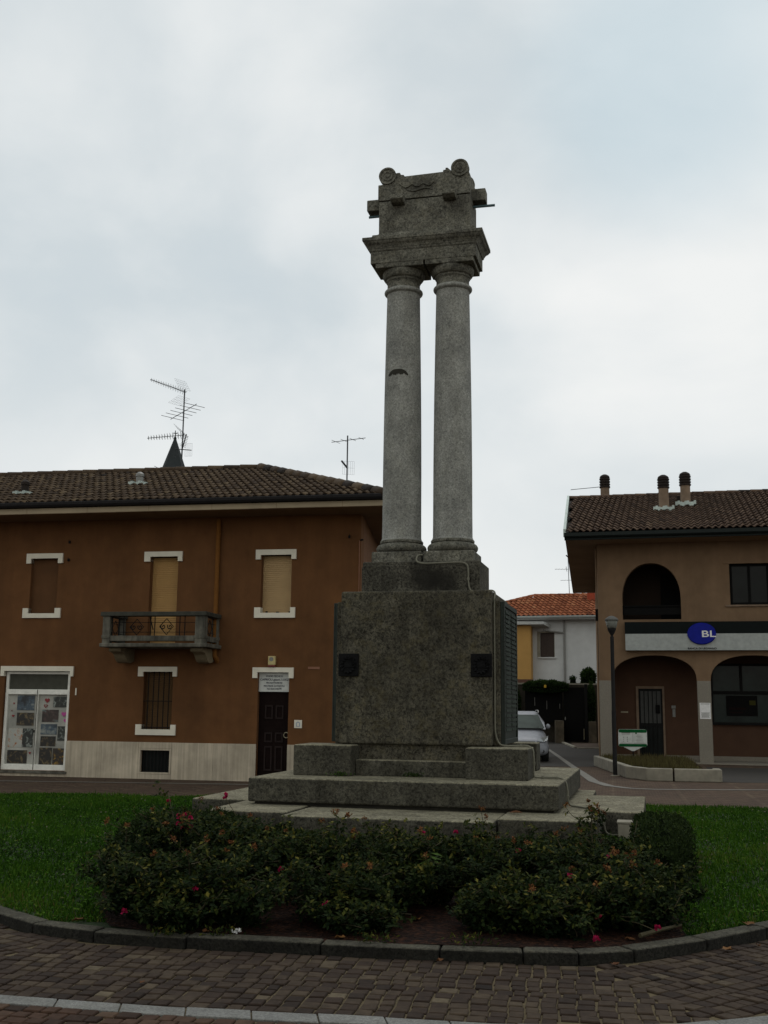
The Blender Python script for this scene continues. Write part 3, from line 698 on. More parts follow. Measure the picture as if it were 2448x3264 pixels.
def rose_bush(x, y, h, r, label, stems=16, flowers=(), dried=5, seed=0, lean=(0, 0)):
    global rnd
    keep = rnd; rnd = random.Random(seed)
    z0 = gz(x, y)
    t = thing('rose_bush', label, 'rose bush', (x, y, z0), 0, 'rose bushes in the bed before the monument')
    st = MB(); lf = MB(); tips = []
    for k in range(stems):
        a = 2 * PI * k / stems + rnd.uniform(-.3, .3); q = rnd.uniform(.15, 1) ** .6
        tip = Vector((r * q * math.cos(a) + lean[0] * h, r * q * math.sin(a) * .85 + lean[1] * h, h * rnd.uniform(.68, 1.05) * (1 - .25 * q * q)))
        shoot = k % 6 == 2
        if shoot: tip.z *= rnd.uniform(1.2, 1.5); tip.x *= .8
        b = Vector((rnd.uniform(-.06, .06), rnd.uniform(-.06, .06), 0)); mid = b.lerp(tip, .5) + Vector((0, 0, h * .12)) + rv(.05)
        path = spline([b, mid, tip], 6); st.tube(path, .006, 4, .003)
        tips.append(tip)
        subs = [path]
        for _ in range(6 if r > .2 else 1):
            i = rnd.randrange(2, len(path) - 1); e = path[i] + Vector((rnd.uniform(-.16, .16), rnd.uniform(-.16, .16), rnd.uniform(-.02, .14)))
            sp_ = spline([path[i], path[i].lerp(e, .5) + rv(.02), e], 3); st.tube(sp_, .004, 3, .002); subs.append(sp_); tips.append(e)
        for sp_ in subs:
            L = len(sp_)
            for i in range(L):
                if sp_ is path and i < 2: continue
                for _ in range(1 if shoot and sp_[i].z > h * .85 else 3):
                    o = sp_[i] + rv(.03); dirn = Vector((rnd.uniform(-1, 1), rnd.uniform(-1, 1), rnd.uniform(-.5, .6)))
                    hh = o.z / h
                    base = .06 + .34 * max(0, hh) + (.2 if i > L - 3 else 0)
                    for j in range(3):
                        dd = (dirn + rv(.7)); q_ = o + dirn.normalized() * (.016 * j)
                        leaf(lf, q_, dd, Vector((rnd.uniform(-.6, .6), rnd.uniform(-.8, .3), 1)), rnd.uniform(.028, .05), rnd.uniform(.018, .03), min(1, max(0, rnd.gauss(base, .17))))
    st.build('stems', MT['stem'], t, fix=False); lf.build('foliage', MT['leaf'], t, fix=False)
    for (fx, fy, fz, n_) in flowers:
        fl = MB()
        for k in range(n_): flower(fl, (fx - x + (rnd.uniform(-.0055, .0055) * n_ if n_ > 1 else 0), fy - y + (rnd.uniform(-.02, .02) if n_ > 1 else 0), fz - z0 + (rnd.uniform(-.006, .006) * n_ if n_ > 1 else 0)), .026 if n_ == 1 else .021)
        fl.build('rose_bloom', MT['petal'], t, fix=False)
        bs = Vector((rnd.uniform(-.1, .1), rnd.uniform(-.1, .1), h * .3)); e = Vector((fx - x, fy - y, fz - z0 - .02))
        MB().tube(spline([bs, bs.lerp(e, .6) + Vector((0, 0, .03)), e], 5), .004, 4, .003).build('flower_stem', MT['stem'], t, fix=False)
    tips.sort(key=lambda v: -v.z + v.y * .4 + rnd.uniform(0, .1))
    for k in range(min(round(dried * .7), len(tips))):
        d_ = MB()
        for _ in range(rnd.choice((2, 3, 4))): flower(d_, tips[k] + Vector((0, -.015, .02)) + rv(.016), .020, True)
        d_.build('dried_bloom', MT['dried'], t, fix=False)
    rnd = keep
    return t
BUSHES = [
    (-1.80, 8.75, .38, .42, 'low sprawling rose bush at the left front corner of the bed', [], 3),
    (-1.42, 8.25, .40, .46, 'rose bush in the front row with a crimson bloom facing out, left of the hollow', [(-1.27, 7.98, .33, 1)], 3),
    (-1.52, 9.4, .64, .50, 'tall rose bush on the left carrying a large cluster of pink blooms', [(-1.53, 8.98, .68, 9)], 6),
    (-.98, 9.05, .46, .46, 'rose bush with one rose and withered orange clusters, left of centre behind the front row', [(-.74, 8.72, .36, 2)], 6),
    (-1.15, 10.5, .46, .40, 'rose bush with a long stem of crimson blooms in front of the left base stone', [(-1.43, 10.6, .74, 4)], 5),
    (-.28, 9.25, .42, .50, 'yellowish green rose bush in the centre of the bed', [(-.38, 8.78, .31, 1)], 3),
    (-.36, 8.3, .34, .40, 'small rose bush with a pair of pink buds beside the hollow', [(-.37, 7.95, .24, 2)], 1),
    (.10, 10.2, .34, .46, 'rose bush with spent stalks standing against the middle base stone', [], 6),
    (.42, 9.0, .45, .50, 'full rose bush with a pale sapling growing beside it, centre right', [], 4),
    (.62, 10.3, .36, .44, 'rose bush with two small pink blooms before the middle base stone', [(.38, 10.0, .50, 2), (.66, 10.1, .50, 1)], 4),
    (.95, 8.2, .30, .36, 'low rose bush near the kerb behind the bare mulch', [], 1),
    (1.05, 9.35, .44, .48, 'rose bush with a pink bloom below the right base stone', [(1.07, 9.0, .48, 2)], 5),
    (1.50, 8.75, .42, .44, 'rose bush with many withered orange heads right of centre', [(1.36, 8.3, .40, 1)], 8),
    (1.48, 8.02, .30, .30, 'rose bush with two low crimson blooms by the right kerb', [(1.46, 7.75, .22, 1), (1.40, 7.55, .12, 1), (1.84, 7.72, .16, 1)], 1),
    (1.86, 9.3, .46, .42, 'rose bush in front of the right hand box hedge', [(1.78, 8.95, .46, 1)], 5),
    (-2.02, 9.7, .42, .32, 'rose bush at the left edge of the bed against the lawn', [], 3),
    (-1.62, 8.22, .26, .30, 'thin low rose bush nearest the left bend of the kerb', [(-1.75, 8.0, .18, 1)], 0),
    (-.62, 9.9, .36, .42, 'rose bush with golden tips behind the hollow', [], 5),
    (-.95, 8.12, .27, .30, 'low rose bush just left of the white paper scrap', [], 0),
    (-1.85, 10.7, .48, .42, 'rose bush with a red brown spent head at the far left of the bed', [(-1.9, 10.3, .72, 1)], 4),
    (1.95, 8.5, .36, .36, 'rose bush at the right front corner of the bed', [], 4),
    (1.75, 10.3, .34, .44, 'rose bush with orange heads before the right base stone', [], 5),
    (.05, 8.6, .30, .34, 'dense low rose bush left of the pale sapling', [], 2),
    (-1.38, 7.98, .18, .26, 'low rose bush close behind the left kerb stones', [], 0),
    (-.15, 7.98, .17, .26, 'low rose bush at the kerb left of the bare mulch', [], 0),
    (1.22, 7.85, .18, .25, 'low rose bush at the kerb right of the bare mulch', [], 0),
    (1.78, 8.12, .26, .28, 'rose bush behind the dry stick at the right kerb', [], 2),
    (.78, 7.98, .22, .28, 'smallest rose bush at the front edge of the mulch', [], 0),
    (2.20, 11.9, .52, .10, 'spindly rose bush with a brown withered head beside the junction box', [], 4),
]
for i, (x, y, h, r, lb, fl, dr) in enumerate(BUSHES):
    rose_bush(x, y, h * 1.02, r * (1.22 if r > .2 else 1), lb, max(3, int(38 * r)) if r > .2 else 3, fl, dr, 100 + i)
def box_hedge(name, label, path, wid, hgt, seed, n, lm='boxleaf', size=.022, group=None, cat='hedge', z0=None, bulge=0):
    global rnd
    keep = rnd; rnd = random.Random(seed)
    P = [Vector(p) for p in path]; cx = sum((p for p in P), Vector((0, 0))) / len(P)
    zb = gz(cx.x, cx.y) if z0 is None else z0
    t = thing(name, label, cat, (cx.x, cx.y, zb), 0, group)
    segs = [(P[i], P[i + 1], (P[i + 1] - P[i]).length) for i in range(len(P) - 1)]; tot = sum(s[2] for s in segs)
    def at(u):
        d = u * tot
        for a, b, l in segs:
            if d <= l: break
            d -= l
        k = d / l; dr = (b - a).normalized(); return a.lerp(b, min(k, 1)), Vector((-dr.y, dr.x))
    core = MB(); rings = []
    for i in range(13):
        c, nn = at(i / 12 * .999); e = max(.02, math.sin(PI * i / 12)) ** .4
        rings.append([(c.x - cx.x + nn.x * wid * .40 * e * math.cos(a), c.y - cx.y + nn.y * wid * .40 * e * math.cos(a), hgt * .47 + hgt * .42 * e * math.sin(a)) for a in [2 * PI * k / 10 for k in range(10)]])
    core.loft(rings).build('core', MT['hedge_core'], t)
    lf = MB()
    for _ in range(n):
        u = rnd.random(); c, nn = at(u * .999); e = math.sin(PI * min(max(u, .03), .97)) ** .3
        a = rnd.uniform(-.5, PI + .5); q = rnd.uniform(.78, 1.08) * (1 + .07 * math.sin(u * 23 + a * 3))
        ex = abs(math.cos(a)) ** .6 * (1 if math.cos(a) > 0 else -1); ez = abs(math.sin(a)) ** .6 * (1 if math.sin(a) > 0 else -1)
        p = Vector((c.x - cx.x + nn.x * wid * .5 * e * q * ex, c.y - cx.y + nn.y * wid * .5 * e * q * ex, max(.02, hgt * .45 + hgt * .52 * e * q * ez)))
        tip = rnd.random() < .3
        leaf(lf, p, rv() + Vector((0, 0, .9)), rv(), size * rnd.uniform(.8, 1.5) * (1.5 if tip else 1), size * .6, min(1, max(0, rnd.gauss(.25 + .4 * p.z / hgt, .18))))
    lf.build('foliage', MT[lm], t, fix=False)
    rnd = keep
    return t
box_hedge('box_hedge', 'rounded dark box hedge at the right end of the bed beside the lawn', [(2.90, 12.2), (2.74, 11.3), (2.50, 10.2), (2.20, 9.1)], .52, .50, 1, 17000, group='box hedges round the bed')
box_hedge('box_hedge', 'dark box hedge at the left end of the bed before the left wing stone', [(-1.5, 12.3), (-2.1, 11.4), (-2.25, 10.2)], .5, .44, 2, 6000, group='box hedges round the bed')
box_hedge('box_hedge', 'low dark box hedge along the foot of the left base stone', [(-1.55, 12.2), (-.7, 11.75), (-.25, 11.6)], .42, .20, 3, 3800, group='box hedges round the bed')
box_hedge('box_hedge', 'low dark box hedge along the foot of the middle and right base stones', [(.75, 11.75), (1.5, 11.75), (2.2, 11.75)], .42, .15, 4, 4200, group='box hedges round the bed')
sp = thing('sapling', 'pale green leafy sapling among the roses at the centre', 'sapling', (.36, 8.95, gz(.36, 8.95)))
s1, s2 = MB(), MB()
s1.tube([(0, 0, 0), (.01, -.15, .3), (.02, -.2, .42)], .006, 5, .003).build('stem', MT['stem'], sp)
for k in range(14):
    a = k * 2.4; leaf(s2, Vector((.02, -.19, .33 + .007 * k)), Vector((math.cos(a), math.sin(a), -.2)), Vector((0, -.3, 1)), .095, .04, .95)
s2.build('foliage', MT['hedgeleaf'], sp, fix=False)
# little weeds on the monument step
for (x, y, z, lb) in ((-.86, -1.34, .716, 'small weed growing at the foot of the left corner block'), (.02, -1.12, .716, 'small weed tuft in the joint below the pedestal')):
    wx, wy = MX + math.cos(MA) * x - math.sin(MA) * y, MY + math.sin(MA) * x + math.cos(MA) * y
    t = thing('weed', lb, 'weed', (wx, wy, z)); mb = MB()
    for k in range(90):
        leaf(mb, Vector((rnd.gauss(0, .07), rnd.uniform(-.03, .02), rnd.uniform(0, .04))), rv() + Vector((0, 0, .8)), rv(), .035, .015, rnd.uniform(.4, 1))
    mb.build('foliage', MT['hedgeleaf'], t, fix=False)
for (x, y, lb) in ((-1.42, 7.70, 'yellowish green sprig hanging over the left kerb'), (-1.05, 7.74, 'small green weed on the mulch near the paper scrap'), (-.02, 7.56, 'tiny green weed behind the kerb just left of centre'), (.60, 7.50, 'small green weed at the kerb right of centre')):
    t = thing('weed', lb, 'weed', (x, y, gz(x, y) + .01)); mb = MB()
    for k in range(70):
        leaf(mb, Vector((rnd.gauss(0, .07), rnd.uniform(-.05, .04), rnd.uniform(0, .06))), rv() + Vector((0, 0, .6)), rv(), .035, .014, rnd.uniform(.3, .95))
    mb.build('foliage', MT['leaf'], t, fix=False)
# grass
def grass(name, test, n, xr, yr):
    mb = MB(); c = 0; tries = 0
    while c < n and tries < n * 6:
        tries += 1
        y = yr[0] + (yr[1] - yr[0]) * rnd.random() ** 1.25; x = rnd.uniform(*xr)
        if not test(x, y): continue
        c += 1
        pn = math.sin(x * 3.1 + 1.3 * math.sin(y * 2.2)) * math.cos(y * 2.7 + x) 
        h = rnd.uniform(.022, .055) * (1 + .35 * pn) * (1.7 if rnd.random() < .03 else 1); a = rnd.uniform(0, PI); wd = rnd.uniform(.004, .008) * (1 + y / 22)
        z = gz(x, y); lx, ly = rnd.gauss(0, .022), rnd.gauss(0, .022)
        dry = max(0, 1 - (y - kerb_y(x)) / .8) * .35 if abs(x) < 5 else 0
        lg = math.sin(x * .9 + 2 * math.sin(y * .45)) * math.sin(y * .8 - x * .5)
        mb.tint = min(1, max(0, rnd.gauss(.45 + .12 * pn + .15 * lg, .17)))
        if rnd.random() < dry or (lg > .75 and rnd.random() < .12): mb.tint = rnd.uniform(.86, 1); h *= .8
        elif rnd.random() < .16:
            leaf(mb, Vector((x, y, z + rnd.uniform(.01, .035))), Vector((lx, ly, .004)), Vector((rnd.uniform(-.3, .3), rnd.uniform(-.5, .1), 1)), rnd.uniform(.02, .04), rnd.uniform(.014, .024), min(1, max(0, rnd.gauss(.55, .2)))); continue
        mb.add([(x - wd * math.cos(a), y - wd * math.sin(a), z - .01), (x + wd * math.cos(a), y + wd * math.sin(a), z - .01), (x + lx, y + ly, z + h)], [(0, 1, 2)])
    return tag(mb.build(name, MT['grass'], fix=False), kind='stuff', cat='grass', label=None)
onlawn = lambda x, y: pip(x, y, ISL) and not pip(x, y, BED)
tag(grass('grass', lambda x, y: onlawn(x, y) and abs(x) < .40 * y + 1.2, 80000, (-8.8, -1.2), (8.2, 19)), 'short green grass on the lawn left of the monument')
tag(grass('grass', lambda x, y: onlawn(x, y) and abs(x) < .40 * y + 1.2, 62000, (1.4, 8.4), (8.0, 17.9)), 'short green grass on the lawn right of the monument')
# clover heads
cv = MB()
for k in range(90):
    while True:
        x, y = rnd.uniform(-6.8, 6.3), rnd.uniform(9.5, 18.4)
        if onlawn(x, y) and abs(x) > 1.8 and abs(x) < .36 * y: break
    flower(cv, (x, y, gz(x, y) + .055), .010)
tag(cv.build('clover_flowers', MT['clover'], fix=False), 'tiny pale clover flowers scattered in the lawn', 'clover', kind='stuff')
# fallen leaves, litter, stick
def fallen(x, y, z, s, label, tint):
    mb = MB(); mb.tint = tint; a0 = rnd.uniform(0, 6)
    pts = []
    for k in range(10):
        a = a0 + 2 * PI * k / 10; r_ = s * .8 * (1 if k % 2 == 0 else .55) * rnd.uniform(.8, 1.15)
        pts.append((r_ * math.cos(a), r_ * math.sin(a), .012 + rnd.uniform(-.006, .014)))
    mb.add([(0, 0, .006)] + pts, [(0, 1 + k, 1 + (k + 1) % 10) for k in range(10)])
    o = mb.build('fallen_leaf', MT['dry'], None, fix=False, loc=(x, y, z)); return tag(o, label, 'leaf', 'fallen leaves round the kerb')
for (x, y, on, s, lb) in ((2.3, 7.74, 0, .06, 'large rust brown leaf on the setts at the right'), (1.46, 7.28, 0, .05, 'brown curled leaf at the foot of the kerb corner'), (.38, 7.33, 0, .035, 'orange leaf lying against the kerb at the centre'),
                          (-1.35, 6.72, 0, .03, 'small tan leaf alone on the left setts'), (2.55, 7.88, 0, .03, 'small tan leaf at the right edge of the setts'),
                          (-1.40, 7.88, 1, .05, 'tan leaf on the mulch behind the left kerb'), (-1.16, 7.83, 1, .04, 'smaller tan leaf on the mulch behind the left kerb'), (-.26, 7.70, 1, .055, 'rust leaf on the mulch left of centre'), (-.13, 7.8, 1, .04, 'brown leaf on the mulch just left of centre'),
                          (.26, 8.3, 1, .05, 'tan leaf on the bare mulch at the centre'), (1.66, 7.75, 1, .05, 'pale dry leaf on the mulch by the right kerb'), (2.62, 8.28, 1, .07, 'pinkish dry leaf on the kerb at the right edge'), (-2.1, 8.15, 1, .06, 'curled brown leaf on the grass at the left kerb'), (2.9, 10.6, 1, .06, 'brown leaf on the right lawn')):
    fallen(x, y, .02 if not on else gz(x, y) + .015, s, lb, rnd.uniform(.1, 1))
lt = MB()
for k in range(9): lt.tint = .5; leaf(lt, Vector((rnd.uniform(-.03, .03), rnd.uniform(-.02, .02), .008)), rv() + Vector((0, 0, .1)), rv(), .032, .022, .5)
tag(lt.build('paper_scrap', MT['white'], fix=False, loc=(-.95, 7.82, gz(-.95, 7.82) + .02)), 'crumpled white scrap of paper on the mulch behind the kerb', 'litter')
tag(MB().tube([(1.72, 7.72, .115), (1.9, 7.86, .13), (2.08, 8.05, .125)], .016, 6, .009).build('stick', MT['stem']), 'dry brown stick lying on the mulch at the right kerb', 'stick')
lf_top = thing('brown_leaf', 'curled red brown leaf lying on the right base stone', 'leaf', (*[(MX + math.cos(MA) * 1.42 - math.sin(MA) * -2.1), (MY + math.sin(MA) * 1.42 + math.cos(MA) * -2.1)], .41))
mb = MB(); mb.tint = .2; mb.smooth = True
mb.loft([[(-.07 + .14 * i / 4, .03 * math.cos(a), .012 + .022 * math.sin(PI * i / 4) * max(0, math.sin(a))) for a in [2 * PI * k / 8 for k in range(8)]] for i in range(5)]).build('blade', MT['dry'], lf_top)

# ------------------------------------------------------------------ roofs
def tiled(x0f, x1f, ye, yr, ze, zr, period=.2, row=.36, seg=6, amp=.028, off=(0, 0, 0), step=.026):
    """pan tiles on a slope from eave (ye,ze) to ridge (yr,zr); x0f/x1f give the left/right limit at depth t"""
    mb = MB(off); mb.smooth = True
    ln = math.hypot(yr - ye, zr - ze); nr = max(1, round(ln / row)); dirn = 1 if yr > ye else -1
    nx, nz = 0, 0
    sl = math.atan2(zr - ze, abs(yr - ye))
    for r in range(nr):
        ta, tb = r / nr, (r + 1.08) / nr
        xl = min(x0f(ta), x0f(min(1, tb))) ; xr_ = max(x1f(ta), x1f(min(1, tb)))
        k0, k1 = math.floor(xl / period), math.ceil(xr_ / period)
        for k in range(k0, k1):
            mid = (k + .5) * period; tm = (r + .5) / nr
            if mid < x0f(tm) or mid > x1f(tm): continue
            mb.tint = min(1, max(0, rnd.gauss(.5, .12)))
            vs = []; jit = rnd.uniform(-.006, .006)
            for (t_, lift) in ((ta, step), (tb, 0.0)):
                for i in range(seg + 1):
                    u = i / seg; x = (k + u) * period
                    w_ = (math.sin(PI * min(u / .62, 1)) if u < .62 else -.45 * math.sin(PI * (u - .62) / .38)) * amp
                    h = w_ + lift + jit
                    y = ye + (yr - ye) * t_ - dirn * h * math.sin(sl); z = ze + (zr - ze) * t_ + h * math.cos(sl)
                    vs.append((x, y, z))
            n = seg + 1
            fs = [(i, i + 1, n + i + 1, n + i) if dirn > 0 else (i + 1, i, n + i, n + i + 1) for i in range(seg)]
            # front lip
            vs += [(v[0], v[1] + dirn * .004, v[2] - .024) for v in vs[:n]]
            fs += [(2 * n + i, 2 * n + i + 1, i + 1, i) if dirn > 0 else (2 * n + i + 1, 2 * n + i, i, i + 1) for i in range(seg)]
            tt = mb.tint; mb.add(vs, fs[:seg]); nb_ = len(mb.v) - len(vs); mb.tint = .02
            for f_ in fs[seg:]: mb.f.append(tuple(q + nb_ for q in f_)); mb.t.append(.2); mb.sm.append(False)
            mb.tint = tt
    return mb
def ridge_caps(a, b, n, r=.10, off=(0, 0, 0)):
    mb = MB(off); mb.smooth = True; A, B = Vector(a), Vector(b)
    for k in range(n):
        mb.tint = min(1, max(0, rnd.gauss(.45, .15)))
        p, q = A.lerp(B, k / n), A.lerp(B, (k + 1.06) / n); d = (q - p).normalized(); s_ = d.cross(Vector((0, 0, 1))).normalized(); u_ = s_.cross(d)
        mb.loft([[tuple(c + s_ * rr * math.cos(t_) + u_ * rr * math.sin(t_) * .9) for t_ in [-.35 + (PI + .7) * j / 8 for j in range(9)]] for c, rr in ((p, r * 1.08), (q, r * .92))])
    return mb

# ------------------------------------------------------------------ brown house (left)
LA, LD = -.196389, 22.687
LS = -11.0
lx, ly = frame(LA, LS, LD)
house = thing('brown_house', 'two storey brown stucco house with white window trims and a tiled hip roof', 'house', (lx, ly, 0), LA)
LO = (-LS, 0, 0)
def LB(): return MB(LO)
def rect(a, b, c, d): return [(a, c), (b, c), (b, d), (a, d)]
X0, X1 = -19.0, -5.0
holes = [rect(-12.51, -11.86, 3.5, 4.72), rect(-9.69, -9.05, 2.80, 4.72), rect(-7.17, -6.50, 3.485, 4.72), rect(-12.98, -11.42, .12, 2.24), rect(-9.72, -9.06, 1.03, 2.24), rect(-9.72, -9.05, .13, .60), rect(-7.17, -6.495, .02, 2.24)]
wb = LB(); wb.face_holes(rect(X0, X1, 0, 5.6), holes, 0, .28)
wb.prism_xy([(X1 - .28, .281), (X1, .281), (X1 - .88, 6.9), (X1 - 1.16, 6.9)], 0, 5.6); wb.box(X0, X0 + .28, .281, 6.9, 0, 5.6); wb.box(X0 + .28, X1 - 1.2, 6.62, 6.9, 0, 5.6)
wall = wb.build('wall', MT['stucco'], house)
LB().box(-12.6, -11.8, .10, .2, 3.4, 4.8).build('blind_window', MT['stucco_dark'], house)
def utrim(x0, x1, i0, i1, z0, zi, z1, up, name):     # inverted-U lintel or U sill
    if up: p = [(x0, z0), (i0, z0), (i0, zi), (i1, zi), (i1, z0), (x1, z0), (x1, z1), (x0, z1)]
    else: p = [(x0, z0), (x1, z0), (x1, z1), (i1, z1), (i1, zi), (i0, zi), (i0, z1), (x0, z1)]
    LB().face_holes(p, [], -.045, .13).build(name, MT['white_stone'], house)
utrim(-12.62, -11.75, -12.51, -11.86, 4.61, 4.72, 4.83, True, 'lintel')
utrim(-12.635, -11.735, -12.51, -11.87, 3.40, 3.50, 3.615, False, 'sill')
utrim(-9.825, -8.95, -9.69, -9.05, 4.615, 4.72, 4.83, True, 'lintel')
utrim(-7.29, -6.395, -7.18, -6.50, 4.625, 4.72, 4.835, True, 'lintel')
utrim(-7.29, -6.395, -7.155, -6.50, 3.38, 3.485, 3.60, False, 'sill')
utrim(-9.845, -8.965, -9.73, -9.06, 2.14, 2.24, 2.345, True, 'lintel')
utrim(-9.845, -8.95, -9.72, -9.06, .91, 1.03, 1.13, False, 'sill')
utrim(-13.065, -11.345, -12.98, -11.42, 2.13, 2.24, 2.345, True, 'lintel')
utrim(-7.285, -6.395, -7.18, -6.495, 2.12, 2.24, 2.34, True, 'lintel')
def roller(x0, x1, z0, z1, m, y=.15):
    mb = LB(); n = round((z1 - z0) / .042); h = (z1 - z0) / n
    pr = []
    for k in range(n): pr += [(y + .010, z0 + k * h), (y + .001, z0 + k * h + .012), (y, z0 + k * h + h * .7), (y + .010, z0 + k * h + h * .97)]
    pr += [(y + .05, z1), (y + .05, z0)]
    mb.prism_yz(pr, x0, x1); o = mb.build('roller_shutter', MT[m], house)
    for xs in (x0 - .0, x1 - .03):
        pass
    return o
s_ = roller(-9.69, -9.05, 2.80, 4.72, 'shutter_old'); s_ = roller(-7.17, -6.50, 3.485, 4.72, 'shutter')
LB().box(-7.09, -7.05, .13, .16, 3.50, 3.53).box(-6.86, -6.80, .13, .16, 3.495, 3.52).box(-6.58, -6.54, .13, .16, 3.50, 3.53).build('stop', MT['black'], s_)
roller(-9.72, -9.06, 1.03, 2.24, 'shutter_brown')
gr = LB()
for k in range(5):
    x = -9.62 + k * .117; gr.tube([(x, .03, 1.03), (x, .03, 2.24)], .011, 6)
gr.tube([(-9.72, .03, 1.62), (-9.06, .03, 1.62)], .010, 6).tube([(-9.72, .03, 1.07), (-9.06, .03, 1.07)], .010, 6)
gr.build('window_grille', MT['iron'], house)
# travertine plinth
for a, b in ((-11.42, -10.6), (-10.597, -9.757), (-9.02, -8.1), (-8.097, -7.17), (-6.495, -5.75), (-5.747, -4.975), (-14.6, -13.0)):
    LB().box(a, b, -.022, .05, 0, .76).build('plinth_slab', MT['trav'], house, bevel=.003, seg=1)
LB().box(-9.754, -9.023, -.022, .05, .635, .76).build('plinth_slab', MT['trav'], house, bevel=.003, seg=1)
LB().box(-9.754, -9.023, -.022, .05, 0, .105).build('plinth_slab', MT['trav'], house, bevel=.003, seg=1)
vent = LB().face_holes(rect(-9.752, -9.025, .108, .632), [rect(-9.71, -9.06, .14, .595)], -.03, .05).build('cellar_window', MT['trav'], house)
LB().box(-9.72, -9.05, .10, .14, .12, .61).build('pane', MT['glass'], vent)
cb = LB()
for k in range(8): cb.tube([(-9.66 + k * .08, .06, .14), (-9.66 + k * .08, .06, .595)], .008, 5)
cb.build('bars', MT['iron'], vent)
# shop door
sd_ = LB(); sd_.face_holes(rect(-12.97, -11.43, .12, 2.235), [rect(-12.905, -11.505, 1.845, 2.175), rect(-12.905, -12.225, .24, 1.735), rect(-12.185, -11.505, .24, 1.735)], .06, .13)
sdo = sd_.build('shop_door', MT['pvc'], house, bevel=.006, seg=1)
LB().box(-12.212, -12.198, .052, .062, .13, 1.84).build('leaf_joint', MT['panel'], sdo)
LB().box(-12.92, -11.49, .10, .12, 1.83, 2.19).build('transom_panel', MT['panel'], sdo)
LB().box(-12.92, -12.21, .11, .12, .22, 1.75).build('pane', MT['shopglass'], sdo)
LB().box(-12.20, -11.49, .11, .12, .22, 1.75).build('pane', MT['shopglass'], sdo)
LB().box(-12.235, -12.22, .04, .062, .92, .97).build('handle', MT['black'], sdo)
LB().box(-13.05, -11.40, -.022, .05, 0, .058).build('plinth_slab', MT['trav'], house)
LB().box(-13.05, -11.38, -.06, .2, .06, .115).build('doorstep', MT['balcony'], sdo, bevel=.006)
def poster_mat(name, a, b, c, sc):
    m, nt, p = mat(name); g = N(nt)
    r = g.ramp(g.noise(g.coord(), sc, 3, .6, .6), [(.35, a), (.52, b), (.66, c)]); g.l(r, p.inputs['Base Color']); p.inputs['Roughness'].default_value = .4; return m
PM = [poster_mat('poster_blue', (.012, .016, .022), (.055, .085, .115), (.24, .26, .24), 5), poster_mat('poster_dark', (.008, .008, .007), (.014, .011, .008), (.15, .11, .05), 8),
      poster_mat('poster_bouquet', (.35, .37, .35), (.40, .40, .36), (.30, .10, .02), 11), poster_mat('poster_green', (.012, .014, .012), (.022, .028, .024), (.24, .27, .25), 9),
      poster_mat('poster_yellow', (.008, .010, .010), (.03, .018, .01), (.34, .20, .02), 9), poster_mat('poster_interior', (.018, .013, .012), (.06, .034, .03), (.12, .17, .17), 7)]
def zs(px, py):   # shop window measurements (crop pixels) -> facade s, z
    return -12.905 + (px - (150 - (py - 590) * .07)) * (1.40 / 1105), 1.735 - (py - 590) * (1.495 / 1385)
for (x0, y0, x1, y1, k) in ((315, 610, 620, 905, 0), (300, 955, 600, 1210, 1), (140, 1270, 380, 1640, 2), (400, 1270, 575, 1640, 3), (110, 1700, 460, 1960, 1), (990, 630, 1240, 840, 3), (775, 890, 1060, 1135, 5), (745, 1175, 1030, 1380, 0), (1060, 1215, 1205, 1500, 3), (735, 1415, 1000, 1610, 1), (710, 1640, 920, 1985, 1), (960, 1650, 1180, 1985, 4)):
    a, za = zs(x0, y0); b, zb = zs(x1, y1)
    LB().box(a, b, .100, .106, zb, za).build('poster', PM[k], sdo)
def heart(s, z, r, m, hollow=False):
    pts = [(s + r * .062 * 16 * math.sin(t) ** 3, z + r * .062 * (13 * math.cos(t) - 5 * math.cos(2 * t) - 2 * math.cos(3 * t) - math.cos(4 * t))) for t in [2 * PI * k / 24 for k in range(24)]]
    hl = [[(s + (x - s) * .6, z + .004 + (zz - z) * .6) for x, zz in pts]] if hollow else []
    LB().face_holes(pts, hl, .094, .100).build('heart_sticker', m, sdo)
RED = plain('red_sticker', (.22, .012, .018), .5); PINK = plain('pink_sticker', (.42, .05, .26), .5)
for px, py, r, m, ho in ((245, 770, .022, RED, 0), (225, 1020, .03, RED, 0), (870, 705, .058, RED, 0), (840, 815, .045, RED, 1), (1175, 975, .06, PINK, 0), (1200, 1100, .045, PINK, 0), (530, 1750, .026, RED, 0), (205, 920, .018, RED, 1)):
    s0, z0 = zs(px, py); heart(s0, z0, r, m, ho)
# dark entrance door
dr_ = LB().box(-7.17, -6.495, .12, .17, .03, 1.835).build('door', MT['doorwood'], house)
for (z0, z1) in ((.22, .72), (.80, 1.0), (1.28, 1.56)):
    for (a, b) in ((-7.03, -6.86), (-6.80, -6.63)):
        LB().face_holes(rect(a, b, z0, z1), [rect(a + .03, b - .03, z0 + .03, z1 - .03)], .10, .121).build('panel_moulding', MT['moulding'], dr_)
rg = LB(); rg.smooth = True
rg.tube([(-6.555 + .055 * math.cos(2 * PI * k / 20), .095, .95 + .055 * math.sin(2 * PI * k / 20)) for k in range(21)], .012, 6).build('ring_handle', MT['brass'], dr_)
LB().box(-7.17, -6.495, -.03, .16, .0, .03).build('threshold_stone', MT['trav'], house)
